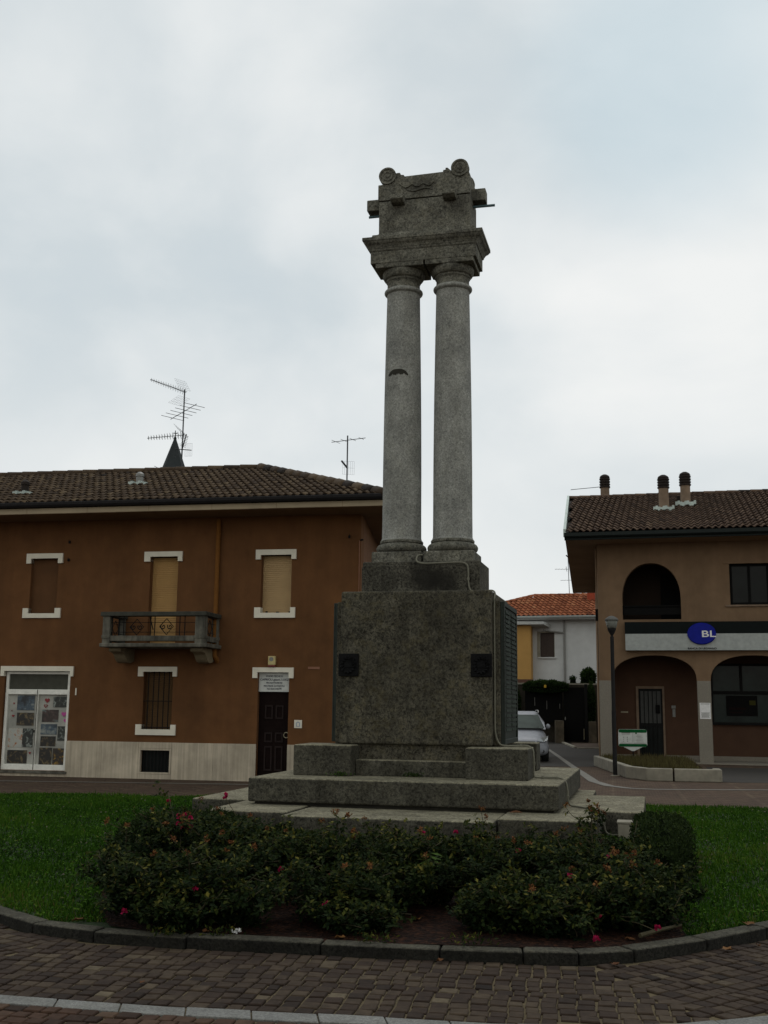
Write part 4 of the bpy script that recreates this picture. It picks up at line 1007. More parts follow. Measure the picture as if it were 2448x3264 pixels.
# balcony
bal = LB()
bal.box(-10.36, -8.0, -.92, -.002, 2.72, 2.80); bo = bal.build('balcony_slab', MT['balcony'], house, bevel=.015)
def bpost(x0, x1, y0, y1): LB().box(x0, x1, y0, y1, 2.795, 3.36).box(x0 - .012, x1 + .012, y0 - .012, y1 + .012, 2.90, 2.965).build('post', MT['balcony'], bo, bevel=.008)
bpost(-10.31, -10.15, -.90, -.74); bpost(-8.27, -8.06, -.90, -.72); bpost(-8.20, -8.06, -.10, -.002); bpost(-10.31, -10.19, -.10, -.002)
LB().box(-10.15, -8.27, -.89, -.77, 2.845, 2.955).build('bottom_rail', MT['balcony'], bo, bevel=.008)
LB().box(-8.20, -8.07, -.73, -.10, 2.845, 2.955).box(-10.30, -10.19, -.74, -.10, 2.845, 2.955).build('bottom_rail', MT['balcony'], bo, bevel=.008)
LB().box(-10.355, -8.02, -.935, -.70, 3.36, 3.45).build('handrail', MT['handrail'], bo, bevel=.012)
LB().box(-8.25, -8.02, -.70, -.002, 3.36, 3.448).build('handrail', MT['handrail'], bo, bevel=.012)
LB().box(-10.355, -10.15, -.70, -.002, 3.36, 3.448).build('handrail', MT['handrail'], bo, bevel=.012)
ir = LB()
def diamond(cx, cz, rx, rz, y):
    ir.tube([(cx - rx, y, cz), (cx, y, cz + rz), (cx + rx, y, cz), (cx, y, cz - rz), (cx - rx, y, cz)], .0115, 4)
    for sx in (-1, 1):
        ir.tube([(cx + sx * (rx * .48 + .055 * (1 - k / 22) * math.cos(k * .42 + 2.5) * sx * 1.0), y, cz + .06 * (1 - k / 22) * math.sin(k * .42 + 2.5)) for k in range(20)], .0105, 4)
yg = -.83
for z in (3.10 + .13, 3.10 - .07): ir.tube([(-10.15, yg, z), (-8.27, yg, z)], .006, 4)
for x in (-10.12, -9.98, -9.87, -9.27, -9.18, -8.63, -8.52): ir.tube([(x, yg, 2.95), (x, yg, 3.36)], .0105, 4)
ir.tube([(-9.29, yg - .01, 3.34), (-9.22, yg + .02, 3.08)], .012, 4)
diamond(-9.575, 3.135, .15, .165, yg); diamond(-8.92, 3.145, .15, .165, yg)
for xs in (-8.13, -10.24):
    for z in (3.23, 3.03): ir.tube([(xs, -.74, z), (xs, -.1, z)], .006, 4)
    for y in (-.62, -.22): ir.tube([(xs, y, 2.95), (xs, y, 3.36)], .008, 4)
    ir.tube([(xs, -.57, 3.13), (xs, -.42, 3.30), (xs, -.27, 3.13), (xs, -.42, 2.97), (xs, -.57, 3.13)], .008, 4)
ir.build('iron_grille', MT['iron'], bo)
for (x0, x1) in ((-10.22, -9.96), (-8.42, -8.16)):
    k = LB(); pr = [(-.0, 2.715), (-.72, 2.715), (-.74, 2.66), (-.70, 2.63), (-.60, 2.62), (-.50, 2.58), (-.42, 2.50), (-.34, 2.44), (-.22, 2.41), (-.10, 2.43), (-.0, 2.46)]
    k.prism_yz(pr, x0, x1).build('corbel', MT['bracket'], bo, bevel=.006)
# drainpipe
dp = LB(); dp.smooth = True
dp.tube([(-8.135, -.07, 5.5), (-8.135, -.07, 2.7)], .05, 12).tube([(-8.135, -.07, 2.72), (-8.13, -.06, 2.58), (-8.10, -.02, 2.50), (-8.09, .03, 2.46)], .056, 12)
dpo = dp.build('drainpipe', MT['pipe'], house); dpo.data.set_sharp_from_angle(angle=.8)
dc = LB()
for z in (3.98, 2.70, 5.2): dc.lathe([(.054, z - .012), (.060, z - .012), (.060, z + .012), (.054, z + .012)], (-8.135, -.07), 12)
dc.build('pipe_collar', MT['pipe'], dpo)
# eaves and roof
EX = -4.30; EY = -.92; RY = 3.45; RZ = 7.38; EZ = 5.80; RX = -8.45; SK = -.16; EB = EX + SK * 8.7
so_ = LB().prism_xy([(X0 - .9, EY), (EX, EY), (EB, 2 * RY - EY), (X0 - .9, 2 * RY - EY)], 5.572, 5.685).build('eave_slab', MT['cream'], house)
LB().prism_xy([(X0 - .9, EY + .012), (EX - .012, EY + .012), (EB - .012, 2 * RY - EY), (X0 - .9, 2 * RY - EY)], 5.562, 5.570).build('soffit', MT['soffit'], so_)
jt = LB()
for k in range(12): jt.box(EX - 1.4 * k - .9, EX - 1.4 * k - .892, EY - .002, EY + .01, 5.574, 5.684)
jt.build('slab_joint', MT['soffit'], so_)
gt = LB(); pr = [(EY - .02, 5.69), (EY - .09, 5.70), (EY - .12, 5.74), (EY - .12, 5.795), (EY - .10, 5.805), (EY + .02, 5.80)]
gt.prism_yz(pr, X0 - .9, EX + .06)
gt.hull([(EX + a, EY, b) for a, b in ((.02, 5.69), (.07, 5.70), (.08, 5.795), (-.02, 5.80))], [(EB + a, 2 * RY - EY, b) for a, b in ((.02, 5.69), (.07, 5.70), (.08, 5.795), (-.02, 5.80))])
gt.build('gutter', MT['gutter'], house)
rf = tiled(lambda t: X0 - .9, lambda t: EX + .05 - (EX + .05 - RX) * t, EY - .04, RY, EZ, RZ, .165, .36, 6, .030, LO, .036)
roof = rf.build('roof', MT['tileL'], house, fix=False)
rb = LB(); rb.add([(EX + .02, EY, EZ), (EB + .02, 2 * RY - EY, EZ), (RX, RY, RZ - .01)], [(0, 1, 2)])
rb.add([(X0 - .9, 2 * RY - EY, EZ), (EB, 2 * RY - EY, EZ), (RX, RY, RZ - .01), (X0 - .9, RY, RZ - .01)], [(0, 1, 2, 3)])
rb.add([(X0 - .9, EY, EZ - .012), (EX + .03, EY, EZ - .012), (RX, RY, RZ - .012), (X0 - .9, RY, RZ - .012)], [(0, 1, 2, 3)])
rb.build('roof_underlay', MT['chimcap'], roof)
ridge_caps((X0 - .9, RY, RZ + .01), (RX, RY, RZ + .015), 27, .11, LO).build('ridge_tiles', MT['tileL'], roof)
ridge_caps((RX + .12, RY - .06, RZ + .0), (EX + .02, EY - .04, EZ + .0), 15, .13, LO).build('hip_tiles', MT['tileL'], roof)
ridge_caps((RX, RY, RZ + .02), (EB + .02, 2 * RY - EY, EZ + .03), 15, .10, LO).build('hip_tiles', MT['tileL'], roof)
# roof vents
def vent_pipe(x, y, h, r, cap):
    z = EZ + (RZ - EZ) * (y - EY) / (RY - EY)
    v = LB(); v.smooth = True
    v.lathe([(r, z - .1), (r, z + h * .6), (r * .9, z + h * .6), (r * .9, z + h * .65), (r * 1.15, z + h * .65), (r * 1.15, z + h * .85), (r * .5, z + h), (.01, z + h * 1.03)], (x, y), 14)
    o = v.build('vent_pipe', MT[cap], roof); o.data.set_sharp_from_angle(angle=.6)
    fl = LB()
    for k in range(7): fl.box(x - .22 + k * .063, x - .22 + (k + 1) * .063, y - .16 - .02 * math.sin(k * 2.1), y + .1, z - .03 + .02 * math.sin(k * 1.9), z + .05 + .015 * math.sin(k * 1.9))
    fl.build('flashing', MT['lead'], o)
vent_pipe(-12.98, .33, .34, .085, 'chimcap'); vent_pipe(-10.62, 1.32, .30, .085, 'grey')
# things on the facade
def onL(name, label, cat, s, z, y=0):
    x, yy = frame(LA, s, LD + y); return thing(name, label, cat, (x, yy, z), LA)
al = onL('alarm_box', 'yellowed alarm siren box fixed above the office door', 'alarm box', -6.855, 2.36)
MB().box(-.085, .07, -.09, -.003, .03, .215).build('housing', MT['yellowed'], al, bevel=.012)
MB().box(-.08, .065, -.085, -.005, -.005, .03).build('red_lens', MT['redlens'], al, bevel=.005)
MB().lathe([(.045, 0), (.045, .004)], (0, 0), 16).build('speaker_grille', MT['grey'], al).matrix_local = Matrix.Translation((-.01, -.089, .15)) @ Matrix.Rotation(PI / 2, 4, 'X')
sg = onL('office_sign', 'white office sign with dark blue lettering above the brown door', 'sign', -6.835, 1.835)
MB().box(-.332, .338, .06, .10, .004, .40).build('board', MT['signwhite'], sg)
for tx, z, sz, wd in (('STUDIO TECNICO', .308, .052, .365), ('CAPRIOLI geom. LUIGI', .236, .062, .615), ('PROGETTAZIONI', .172, .048, .345), ('PRATICHE CATASTALI', .108, .048, .455), ('Tel. 0331376779', .048, .048, .32)):
    lettering('lettering', tx, sz, MT['ink'], sg, (.003, .058, z), wd, 1.0, .0006)
wp = onL('wall_plate', 'small white plate with a pale blue mark right of the office door', 'plate', -6.275, 1.10)
MB().box(-.085, .082, -.015, -.003, 0, .165).build('plate', MT['white_stone'], wp, bevel=.003, seg=1)
MB().face_holes([(-.045, .03), (.045, .03), (.045, .11), (0, .135), (-.045, .11)], [[(-.025, .045), (.025, .045), (.025, .10), (0, .115), (-.025, .10)]], -.018, -.014).build('emblem', plain('pale_blue', (.30, .36, .45), .6), wp)
lt_ = onL('letter_slot', 'pale pink horizontal plate high on the brown wall near the corner', 'plate', -5.965, 2.31)
MB().box(-.125, .125, -.012, -.003, 0, .05).build('plate', MT['pinkpatch'], lt_)
np_ = onL('number_plaque', 'tiny white vertical plaque beside the shop door', 'plaque', -11.27, 1.73)
MB().box(-.014, .014, -.012, -.003, 0, .15).build('plate', MT['white_stone'], np_)
for (s0, z0, lb) in ((-11.62, 4.68, 'small dark wire hook on the wall right of the blind window'), (-11.62, 5.08, 'small dark wire hook under the left eaves'), (-5.25, 5.08, 'dark wall hook near the right corner of the brown house')):
    h_ = onL('wall_hook', lb, 'hook', s0, z0)
    MB().box(-.02, .02, -.03, -.003, -.03, .03).tube([(0, -.03, 0), (.02, -.09, 0), (.02, -.09, .05)], .009, 5).build('hook', MT['iron'], h_)
cw = onL('wall_cable', 'thin pale cable down the right corner of the brown house', 'cable', -5.0, 0)
MB().tube([(-.03, -.012, 1.0), (-.03, -.012, 5.0)], .009, 5).build('cable', MT['pinkpatch'], cw)
MB().tube([(0.0, -.05, 5.0), (.06, -.1, 5.0)], .02, 6).build('bracket', MT['iron'], cw)

# ------------------------------------------------------------------ antennas
def yagi(mb, p, d, ln, els, elen, n=None, r=.008, eup=Vector((0, 0, 1)), taper=.5):
    d = Vector(d).normalized(); p = Vector(p); s_ = Vector(n).normalized() if n else d.cross(eup).normalized()
    mb.tube([p, p + d * ln], .009, 5)
    for k in range(els):
        c = p + d * ln * (k + .5) / els; l = elen * (1 - taper * k / els)
        mb.tube([c - s_ * l / 2, c + s_ * l / 2], r, 4)
def grid(mb, c, a, b, na, nb, r=.0022):
    c, a, b = Vector(c), Vector(a), Vector(b)
    for i in range(na): t_ = -1 + 2 * i / (na - 1); mb.tube([c + a * t_ - b, c + a * t_ + b], r, 3)
    for i in range(nb): t_ = -1 + 2 * i / (nb - 1); mb.tube([c + b * t_ - a, c + b * t_ + a], r, 3)
ax, ay = frame(LA, -10.8, 27)
a1 = thing('tv_antenna', 'tall roof mast with four television aerials above the brown house', 'antenna', (ax, ay, 7.0), LA, 'television antennas on the roofs')
MB().tube([(0, 0, 0), (0, 0, 2.78)], .019, 8).build('mast', MT['ant'], a1)
m1 = MB(); yagi(m1, (.05, 0, 2.70), (-1, -.35, .34), 1.0, 15, .22, (.1, .9, .42), .006); yagi(m1, (.05, 0, 2.70), (-1, -.35, .34), 1.0, 15, .2, (.25, -.6, .75), .0045)
grid(m1, (-.08, .02, 2.92), (.14, .05, -.04), (-.12, .12, .17), 7, 5); grid(m1, (-.14, .0, 2.48), (.14, .05, -.04), (.10, .1, .12), 7, 5)
m1.build('aerial', MT['ant'], a1)
m2 = MB(); yagi(m2, (-.36, 0, 1.98), (.85, -.25, .34), .90, 6, .62, (1, .3, -.22), .007, taper=.15); m2.build('aerial', MT['ant'], a1)
m3 = MB(); yagi(m3, (.06, 0, 1.54), (-1, -.3, -.13), .98, 14, .24, (.15, -.7, .7), .006); yagi(m3, (.06, 0, 1.54), (-1, -.3, -.13), .98, 14, .2, (-.1, .7, .75), .0045); grid(m3, (-.06, 0, 1.66), (.11, .1, -.1), (-.1, .1, .1), 6, 4); m3.build('aerial', MT['ant'], a1)
m4 = MB(); m4.tube([(0, 0, 1.15), (.22, -.3, 1.48)], .015, 5)
for k in range(8): c = Vector((0, 0, 1.15)).lerp(Vector((.22, -.3, 1.48)), .2 + .1 * k); m4.tube([c - Vector((.06, .03, -.02)), c + Vector((.06, .03, -.02))], .006, 4)
m4.tube([(-.2, .0, 1.17), (.26, 0, 1.12)], .012, 5); grid(m4, (.17, .02, 1.14), (.10, 0, 0), (0, 0, .17), 7, 2); grid(m4, (-.13, .02, 1.14), (.10, 0, 0), (0, 0, .17), 7, 2); m4.build('aerial', MT['ant'], a1)
m5 = MB(); yagi(m5, (-.15, .2, .42), (.9, -.3, .15), .55, 2, .9, (.7, .35, -.35), .006, taper=0); m5.tube([(-.8, .1, .75), (-.3, 0, .5)], .006, 4); m5.build('aerial', MT['ant'], a1)
ax, ay = frame(LA, -6.34, 27)
a2 = thing('tv_antenna', 'thin roof mast with one aerial and small grid above the hip of the roof', 'antenna', (ax, ay, 6.0), LA, 'television antennas on the roofs')
MB().tube([(0, 0, 0), (0, 0, 2.36)], .018, 8).build('mast', MT['ant'], a2)
m1 = MB(); yagi(m1, (-.42, 0, 2.20), (1, .1, .12), .88, 4, .3, (.5, .8, -.1), .006); m1.build('aerial', MT['ant'], a2)
m2 = MB(); grid(m2, (.03, .02, 1.52), (.14, .05, 0), (0, 0, .17), 7, 3, .0022); m2.tube([(0, 0, 1.52), (-.1, -.2, 1.66)], .025, 5); m2.build('aerial', MT['ant'], a2)

# church spire
cx_, cy_ = frame(LA, -33.72, 82.7)
ch = thing('church_spire', 'dark slate church spire with a cross behind the brown roof', 'spire', (cx_, cy_, 0), LA + .3)
MB().lathe([(3.9, 14), (3.8, 14.3), (.95, 20.1), (.11, 22.5), (.12, 22.62), (.06, 22.75)], (0, 0), 8).build('roof', MT['spire'], ch)
MB().box(-3.2, 3.2, -3.2, 3.2, 0, 14).build('tower', MT['bank'], ch)
MB().box(-.03, .03, -.03, .03, 22.7, 23.25).box(-.17, .17, -.03, .03, 23.0, 23.06).build('cross', MT['iron'], ch)

# ------------------------------------------------------------------ bank building (right)
BA, BD = -.256369, 34.53
bx_, by_ = frame(BA, 0, BD)
bank = thing('bank_building', 'tan stucco bank building with arched porch and brown tiled roof', 'bank building', (bx_, by_, 0), BA)
def arch(xc, hw, z0, rise, n=18, p=2.35):
    r = []
    for k in range(n + 1):
        a = PI - PI * k / n; c, s_ = math.cos(a), math.sin(a)
        r.append((xc + hw * abs(c) ** (2 / p) * (1 if c > 0 else -1), z0 + rise * abs(s_) ** (2 / p)))
    return r
BX1 = 9.5
ol = [(-2.27, 2.385)]
for c in (-.67, 2.18, 5.03):
    ol += arch(c, 1.23, 2.385, .755)
ol += [(6.66, 2.385), (6.66, 0), (BX1, 0), (BX1, 6.53), (-2.27, 6.53)]
lo = [(-1.54, 4.21), (.18, 4.21)] + list(reversed(arch(-.68, .86, 4.85, 1.07, 20, 2.15)))
win = rect(1.60, 2.74, 4.62, 5.85); win2 = rect(4.4, 5.5, 4.62, 5.85)
BW = MB(); BW.face_holes(ol, [lo, win, win2], 0, .34)
BW.box(BX1 - .3, BX1, .341, 15, 0, 6.53)
BW.hull([(-2.27, .341, 0), (-3.37, 15, 0), (-3.07, 15, 0), (-1.93, .341, 0)], [(-2.27, .341, 6.53), (-3.37, 15, 6.53), (-3.07, 15, 6.53), (-1.93, .341, 6.53)])
BW.box(-3.0, BX1 - .3, 14.7, 15, 0, 6.53)
BW.build('wall', MT['bank'], bank)
for a, b in ((-2.285, -1.90), (.56, .95), (3.41, 3.80), (6.26, 6.655)):
    MB().box(a, b, -.012, .352, 0, 2.386).build('pillar', MT['pillar'], bank, bevel=.01)
# porch
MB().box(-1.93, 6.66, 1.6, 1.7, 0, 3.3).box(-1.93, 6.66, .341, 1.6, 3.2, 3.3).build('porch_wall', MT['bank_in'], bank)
MB().box(-1.93, -1.27, 1.575, 1.6, 0, .16).box(-.40, .98, 1.575, 1.6, 0, .16).box(.98, 6.6, 1.575, 1.6, 0, .16).build('skirting', MT['pillar'], bank)
MB().box(-2.3, 9.5, -.35, 1.6, -.02, .03).build('porch_floor', MT['pillar'], bank)
dd = MB().face_holes(rect(-1.265, -.405, .03, 2.25), [rect(-1.19, -.465, .06, 2.175)], 1.53, 1.605).build('porch_door', MT['chim'], bank)
MB().box(-1.19, -.465, 1.57, 1.60, .05, 2.18).build('pane', MT['glass'], dd)
db = MB().face_holes(rect(-1.19, -.465, .05, 2.18), [rect(-1.14, -.515, 1.10, 2.12), rect(-1.14, -.515, .12, 1.02)], 1.54, 1.568)
for k in range(4): db.tube([(-1.02 + k * .125, 1.55, .1), (-1.02 + k * .125, 1.55, 2.15)], .012, 5)
db.build('door_bars', MT['iron'], dd)
MB().box(-.68, -.55, 1.50, 1.545, 1.42, 1.68).build('letter_box', MT['black'], dd, bevel=.02)
MB().box(-1.13, -.52, 1.565, 1.569, 1.12, 2.1).build('frosted_film', plain('frosted_film', (.055, .057, .055), .5, 0, .2), dd)
ic = MB().box(-.20, -.075, 1.57, 1.60, 1.575, 1.665).box(-.175, -.09, 1.57, 1.60, 1.32, 1.555).build('intercom', MT['grey'], bank)
MB().box(-1.74, -1.52, 1.585, 1.6, 1.43, 1.47).build('mail_slot', MT['brass'], bank)
bw = MB().face_holes(rect(1.0, 6.2, 1.10, 2.95), [rect(1.05, 3.5, 1.18, 2.02), rect(1.05, 1.84, 2.12, 2.88), rect(1.92, 3.5, 2.12, 2.88), rect(3.6, 6.15, 1.18, 2.88)], 1.50, 1.605).build('bank_window', MT['iron'], bank)
MB().box(1.02, 6.18, 1.56, 1.595, 1.12, 2.93).build('pane', MT['glassgreen'], bw)
MB().box(1.42, 2.33, 1.54, 1.562, 1.37, 1.98).build('poster_panel', MT['black'], bw)
MB().box(2.10, 2.28, 1.535, 1.541, 1.70, 1.84).build('yellow_sticker', plain('dull_yellow', (.05, .048, .012), .8, 0, .1), bw)
MB().box(1.5, 2.0, 1.535, 1.541, 1.55, 1.63).box(1.5, 1.9, 1.535, 1.541, 1.45, 1.50).build('poster_stripe', plain('dull_red', (.012, .006, .006), .8, 0, .1), bw)
# loggia
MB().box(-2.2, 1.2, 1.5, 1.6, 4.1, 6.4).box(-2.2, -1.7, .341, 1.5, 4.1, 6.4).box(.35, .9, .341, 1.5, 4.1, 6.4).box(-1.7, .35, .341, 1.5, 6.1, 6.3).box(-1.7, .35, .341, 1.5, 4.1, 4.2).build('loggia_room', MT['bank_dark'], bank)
MB().box(-.42, .18, 1.46, 1.50, 4.2, 5.75).build('loggia_door', MT['black'], bank)
MB().box(-1.54, .18, .10, .16, 4.36, 4.62).box(-1.54, .18, .06, .20, 4.60, 4.64).build('loggia_railing', MT['black'], bank)
wf = MB().face_holes(rect(1.60, 2.74, 4.62, 5.85), [rect(1.68, 2.12, 4.70, 5.78), rect(2.2, 2.66, 4.70, 5.78)], .12, .18).build('window', MT['black'], bank)
MB().box(1.65, 2.70, .15, .17, 4.66, 5.82).build('pane', MT['glass'], wf)
wf2 = MB().face_holes(rect(4.4, 5.5, 4.62, 5.85), [rect(4.48, 4.91, 4.70, 5.78), rect(4.99, 5.42, 4.70, 5.78)], .12, .18).build('window', MT['black'], bank)
MB().box(4.45, 5.45, .15, .17, 4.66, 5.82).build('pane', MT['glass'], wf2)
for a, b in ((1.44, 2.90), (4.24, 5.66)):
    MB().box(a + .02, b, -.05, .1, 4.57, 4.62).build('sill', MT['chim'], bank)
    MB().face_holes([(a, 5.85), (b, 5.85), (b, 5.94), (a, 5.94)], [], -.03, .05).build('lintel', MT['bank'], bank)
# roof: eave, soffit, tiles, ridge
def rx(y): return -3.13 - .075 * (y + 1.0)
MB().hull([(rx(-1), -1.0, 6.53), (BX1 + .6, -1.0, 6.53), (BX1 + .6, 15, 6.53), (rx(15), 15, 6.53)], [(rx(-1), -1.0, 6.60), (BX1 + .6, -1.0, 6.60), (BX1 + .6, 15, 6.60), (rx(15), 15, 6.60)]).build('soffit', MT['bank_soffit'], bank)
MB().prism_yz([(-1.06, 6.53), (-1.0, 6.53), (-1.0, 6.74), (-1.14, 6.745), (-1.16, 6.64), (-1.12, 6.60), (-1.06, 6.59)], rx(-1) - .02, BX1 + .6).build('gutter', MT['fasciadark'], bank)
BRY, BRZ = 7.0, 9.30
rg_ = MB(); rg_.add([(rx(-1), -1, 6.60), (rx(15), 15, 6.60), (rx(7), 7, BRZ - .02)], [(0, 1, 2)]); rg_.add([(rx(7), 7, BRZ - .03), (BX1 + .6, 7, BRZ - .03), (BX1 + .6, 15, 6.60), (rx(15), 15, 6.60)], [(0, 1, 2, 3)]); rg_.add([(rx(-1), -1, 6.66), (BX1 + .6, -1, 6.66), (BX1 + .6, 7, BRZ - .08), (rx(7), 7, BRZ - .08)], [(0, 1, 2, 3)])
broof = tiled(lambda t: rx(-1 + 8 * t) + .12, lambda t: BX1 + .6, -1.08, BRY, 6.76, BRZ, .195, .50, 6, .045, (0, 0, 0), .045).build('roof', MT['tileB'], bank, fix=False)
rg_.build('roof_underlay', MT['chimcap'], broof)
ridge_caps((rx(7), BRY, BRZ + .0), (BX1 + .6, BRY, BRZ + .0), 34, .10).build('ridge_tiles', MT['tileB'], broof)
MB().hull([(rx(-1) - .05, -1.08, 6.62), (rx(-1) + .03, -1.08, 6.62), (rx(7) + .03, 7, BRZ - .1), (rx(7) - .05, 7, BRZ - .1)], [(rx(-1) - .05, -1.08, 6.87), (rx(-1) + .03, -1.08, 6.87), (rx(7) + .03, 7, BRZ + .11), (rx(7) - .05, 7, BRZ + .11)]).build('verge', MT['lead'], broof)
def chimney(x, y, zb, zs, zt, r, flash=True):
    o = MB().lathe([(r, zb - .3), (r, zs)], (x, y), 20).build('chimney', MT['chim'], broof, smooth=False)
    pr = [(r * .9, zs)]
    n = 4; h = (zt - zs) * .78 / n
    for k in range(n): pr += [(r * 1.12, zs + k * h), (r * 1.20, zs + k * h + h * .15), (r * 1.19, zs + k * h + h * .6), (r * 1.02, zs + k * h + h * .62), (r * 1.02, zs + (k + 1) * h)]
    pr += [(r * 1.15, zs + n * h), (r * .95, zt - .05), (r * .45, zt), (.01, zt)]
    MB().lathe(pr, (x, y), 20).build('chimney_cap', MT['chimcap'], o)
    if flash:
        fl = MB()
        for k in range(9): fl.box(x - .34 + k * .075, x - .34 + (k + 1) * .075, y - .30, y + .2, zb - .13 + .03 * math.sin(k * 1.7), zb + .0 + .03 * math.sin(k * 1.7))
        fl.build('flashing', MT['lead'], o)
chimney(-.24, 3.07, 8.14, 8.79, 9.25, .165); chimney(.47, 3.94, 8.44, 9.02, 9.50, .165)
chimney(-2.45, 8.2, 9.1, 9.87, 10.40, .17, False)
MB().tube([(-3.75, 8.2, 9.86), (-2.6, 8.2, 9.93)], .012, 4).build('aerial_rod', MT['ant'], broof)
MB().box(.18, .30, 4.3, 4.5, 8.5, 8.75).build('roof_vent', MT['chimcap'], broof)
# downpipes on the side corner
for k, (dx, z0, z1) in enumerate(((-.03, 0, 6.5), (-.13, .4, 4.1))):
    MB().tube([(-2.31 + dx, .5 + k * 1.6, z0), (-2.31 + dx, .5 + k * 1.6, z1)], .022, 8).build('downpipe', MT['bank_soffit' if k == 0 else 'gutter'], bank)
MB().box(-2.36, -2.27, .12, .30, 4.2, 4.55).build('wall_lamp', MT['black'], bank)
def onB(name, label, cat, s, z, y=0):
    x, yy = frame(BA, s, BD + y); return thing(name, label, cat, (x, yy, z), BA)
bs = onB('bank_sign', 'long dark and silver fascia sign with a blue oval over the bank porch', 'sign', 2.0, 3.28)
MB().box(-3.48, 4.0, -.16, -.005, .49, .845).build('dark_panel', MT['signdark'], bs)
MB().box(-3.47, 4.0, -.19, -.005, 0, .488).build('silver_panel', MT['signgrey'], bs)
ov = MB(); E2 = [(-1.26 + .41 * math.cos(2 * PI * k / 40), .482 + .32 * math.sin(2 * PI * k / 40)) for k in range(40)]
E3 = [(-1.26 + .385 * math.cos(2 * PI * k / 40), .482 + .295 * math.sin(2 * PI * k / 40)) for k in range(40)]
ov.loft([[(x, -.19, z) for x, z in E2], [(x, -.235, z) for x, z in E2], [(x, -.262, z) for x, z in E3]])
ovo = ov.build('oval_badge', MT['blue'], bs)
lettering('lettering', 'BL', .265, MT['white'], ovo, (-1.065, -.265, .385), .40, 1.0, .004)
lettering('lettering', 'BANCA DI LEGNANO', .074, MT['black'], bs, (-1.26, -.194, .026), .82, 1.05, .0025)
nt_ = onB('paper_notice', 'white paper notice taped to the granite pillar of the bank', 'notice', .765, 1.285)
MB().box(-.155, .155, -.018, -.014, 0, .465).build('sheet', MT['white'], nt_)
nl = MB()
for k, (z, wd) in enumerate(((.425, .25), (.165, .24), (.135, .22), (.105, .25), (.075, .2), (.045, .23))): nl.box(-wd / 2, wd / 2, -.020, -.0175, z, z + .016)
nl.build('print_lines', MT['grey'], nt_)

# ------------------------------------------------------------------ street lamp, planter, board
lp = thing('street_lamp', 'slim charcoal street lamp with a clear lantern beside the bank planter', 'street lamp', (5.532, 26.99, 0), 0)
MB().lathe([(.052, 0), (.052, 1.5), (.046, 1.53), (.045, 3.26), (.05, 3.27)], (0, 0), 20).build('pole', MT['lamppost'], lp)
MB().lathe([(.11, 0), (.11, .012), (.06, .02)], (0, 0), 20).build('base_plate', MT['concrete'], lp)
MB().lathe([(.03, 3.27), (.03, 3.31), (.052, 3.34), (.098, 3.43), (.105, 3.47), (.09, 3.475)], (0, 0), 20).build('lantern_base', MT['lamppost'], lp)
t = MB(); t.smooth = True; t.lathe([(.098, 3.476), (.118, 3.50), (.150, 3.655), (.146, 3.655), (.112, 3.50), (.09, 3.478)], (0, 0), 20); t.build('lantern_glass', MT['lampglass'], lp)
MB().lathe([(.148, 3.656), (.163, 3.66), (.163, 3.685), (.13, 3.72), (.06, 3.765), (.01, 3.775)], (0, 0), 20).build('lantern_cap', plain('grey_lamp_cap', (.10, .10, .095), .8, 0, .1), lp)
MB().lathe([(.03, 3.48), (.03, 3.54), (.055, 3.55), (.055, 3.62), (.03, 3.655)], (0, 0), 14).build('bulb', MT['lamppost'], lp)
plt = thing('planter', 'low pale stone planter kerb round heather in front of the bank', 'planter', (6.4, 27, 0))
PO = [(5.85, 31.4), (5.60, 26.1), (5.88, 25.3), (7.42, 25.0), (7.42, 25.5), (7.3, 27.6), (8.6, 31.0)]
def pseg(a, b, w_=.17, h=.275):
    a, b = Vector(a), Vector(b); d = (b - a).normalized(); n = Vector((-d.y, d.x)) * -1
    n = n if (Vector((6.7, 27)) - a).dot(n) > 0 else -n
    q = [a + d * .004, b - d * .004, b + n * w_ - d * .004, a + n * w_ + d * .004]
    MB().hull([(p.x - 6.4, p.y - 27, 0) for p in q], [(p.x - 6.4, p.y - 27, h) for p in q]).build('kerb_stone', MT['concrete'], plt, bevel=.02)
for a, b in (((5.85, 31.4), (5.72, 28.7)), ((5.72, 28.7), (5.60, 26.1)), ((5.60, 26.1), (5.86, 25.26)), ((5.86, 25.26), (6.42, 25.12)), ((6.45, 25.11), (7.42, 24.95))): pseg(a, b)
pseg((7.46, 24.97), (7.6, 25.6), .17, .27)
MB().prism_xy([(x - 6.4, y - 27) for x, y in [(5.9, 31.2), (5.7, 26.2), (5.95, 25.35), (7.35, 25.12), (7.5, 26.5), (8.4, 30.8)]], .0, .2).build('soil', MT['soil'], plt)
hb = MB(); PP = [(5.95, 31.0), (5.78, 26.3), (6.0, 25.45), (7.1, 25.2), (7.3, 26.5), (8.2, 30.6)]
c = 0
while c < 9000:
    x, y = rnd.uniform(5.7, 8.3), rnd.uniform(25.2, 31)
    if not pip(x, y, PP): continue
    c += 1; h = rnd.uniform(.06, .17) * (1 + .3 * math.sin(x * 5 + y * 3)); hb.tint = min(1, max(0, rnd.gauss(.45, .2)))
    wdd = .012; a = rnd.uniform(0, PI)
    hb.add([(x - wdd * math.cos(a), y - wdd * math.sin(a), .18), (x + wdd * math.cos(a), y + wdd * math.sin(a), .18), (x + rnd.gauss(0, .03), y + rnd.gauss(0, .03), .22 + h)], [(0, 1, 2)])
tag(hb.build('heather', MT['heather'], fix=False), 'brownish low heather filling the planter by the bank', 'heather', kind='stuff')
nb = thing('notice_board', 'small green and white rounded notice board on a post in the planter', 'notice board', (6.68, 30.2, 0), -.05)
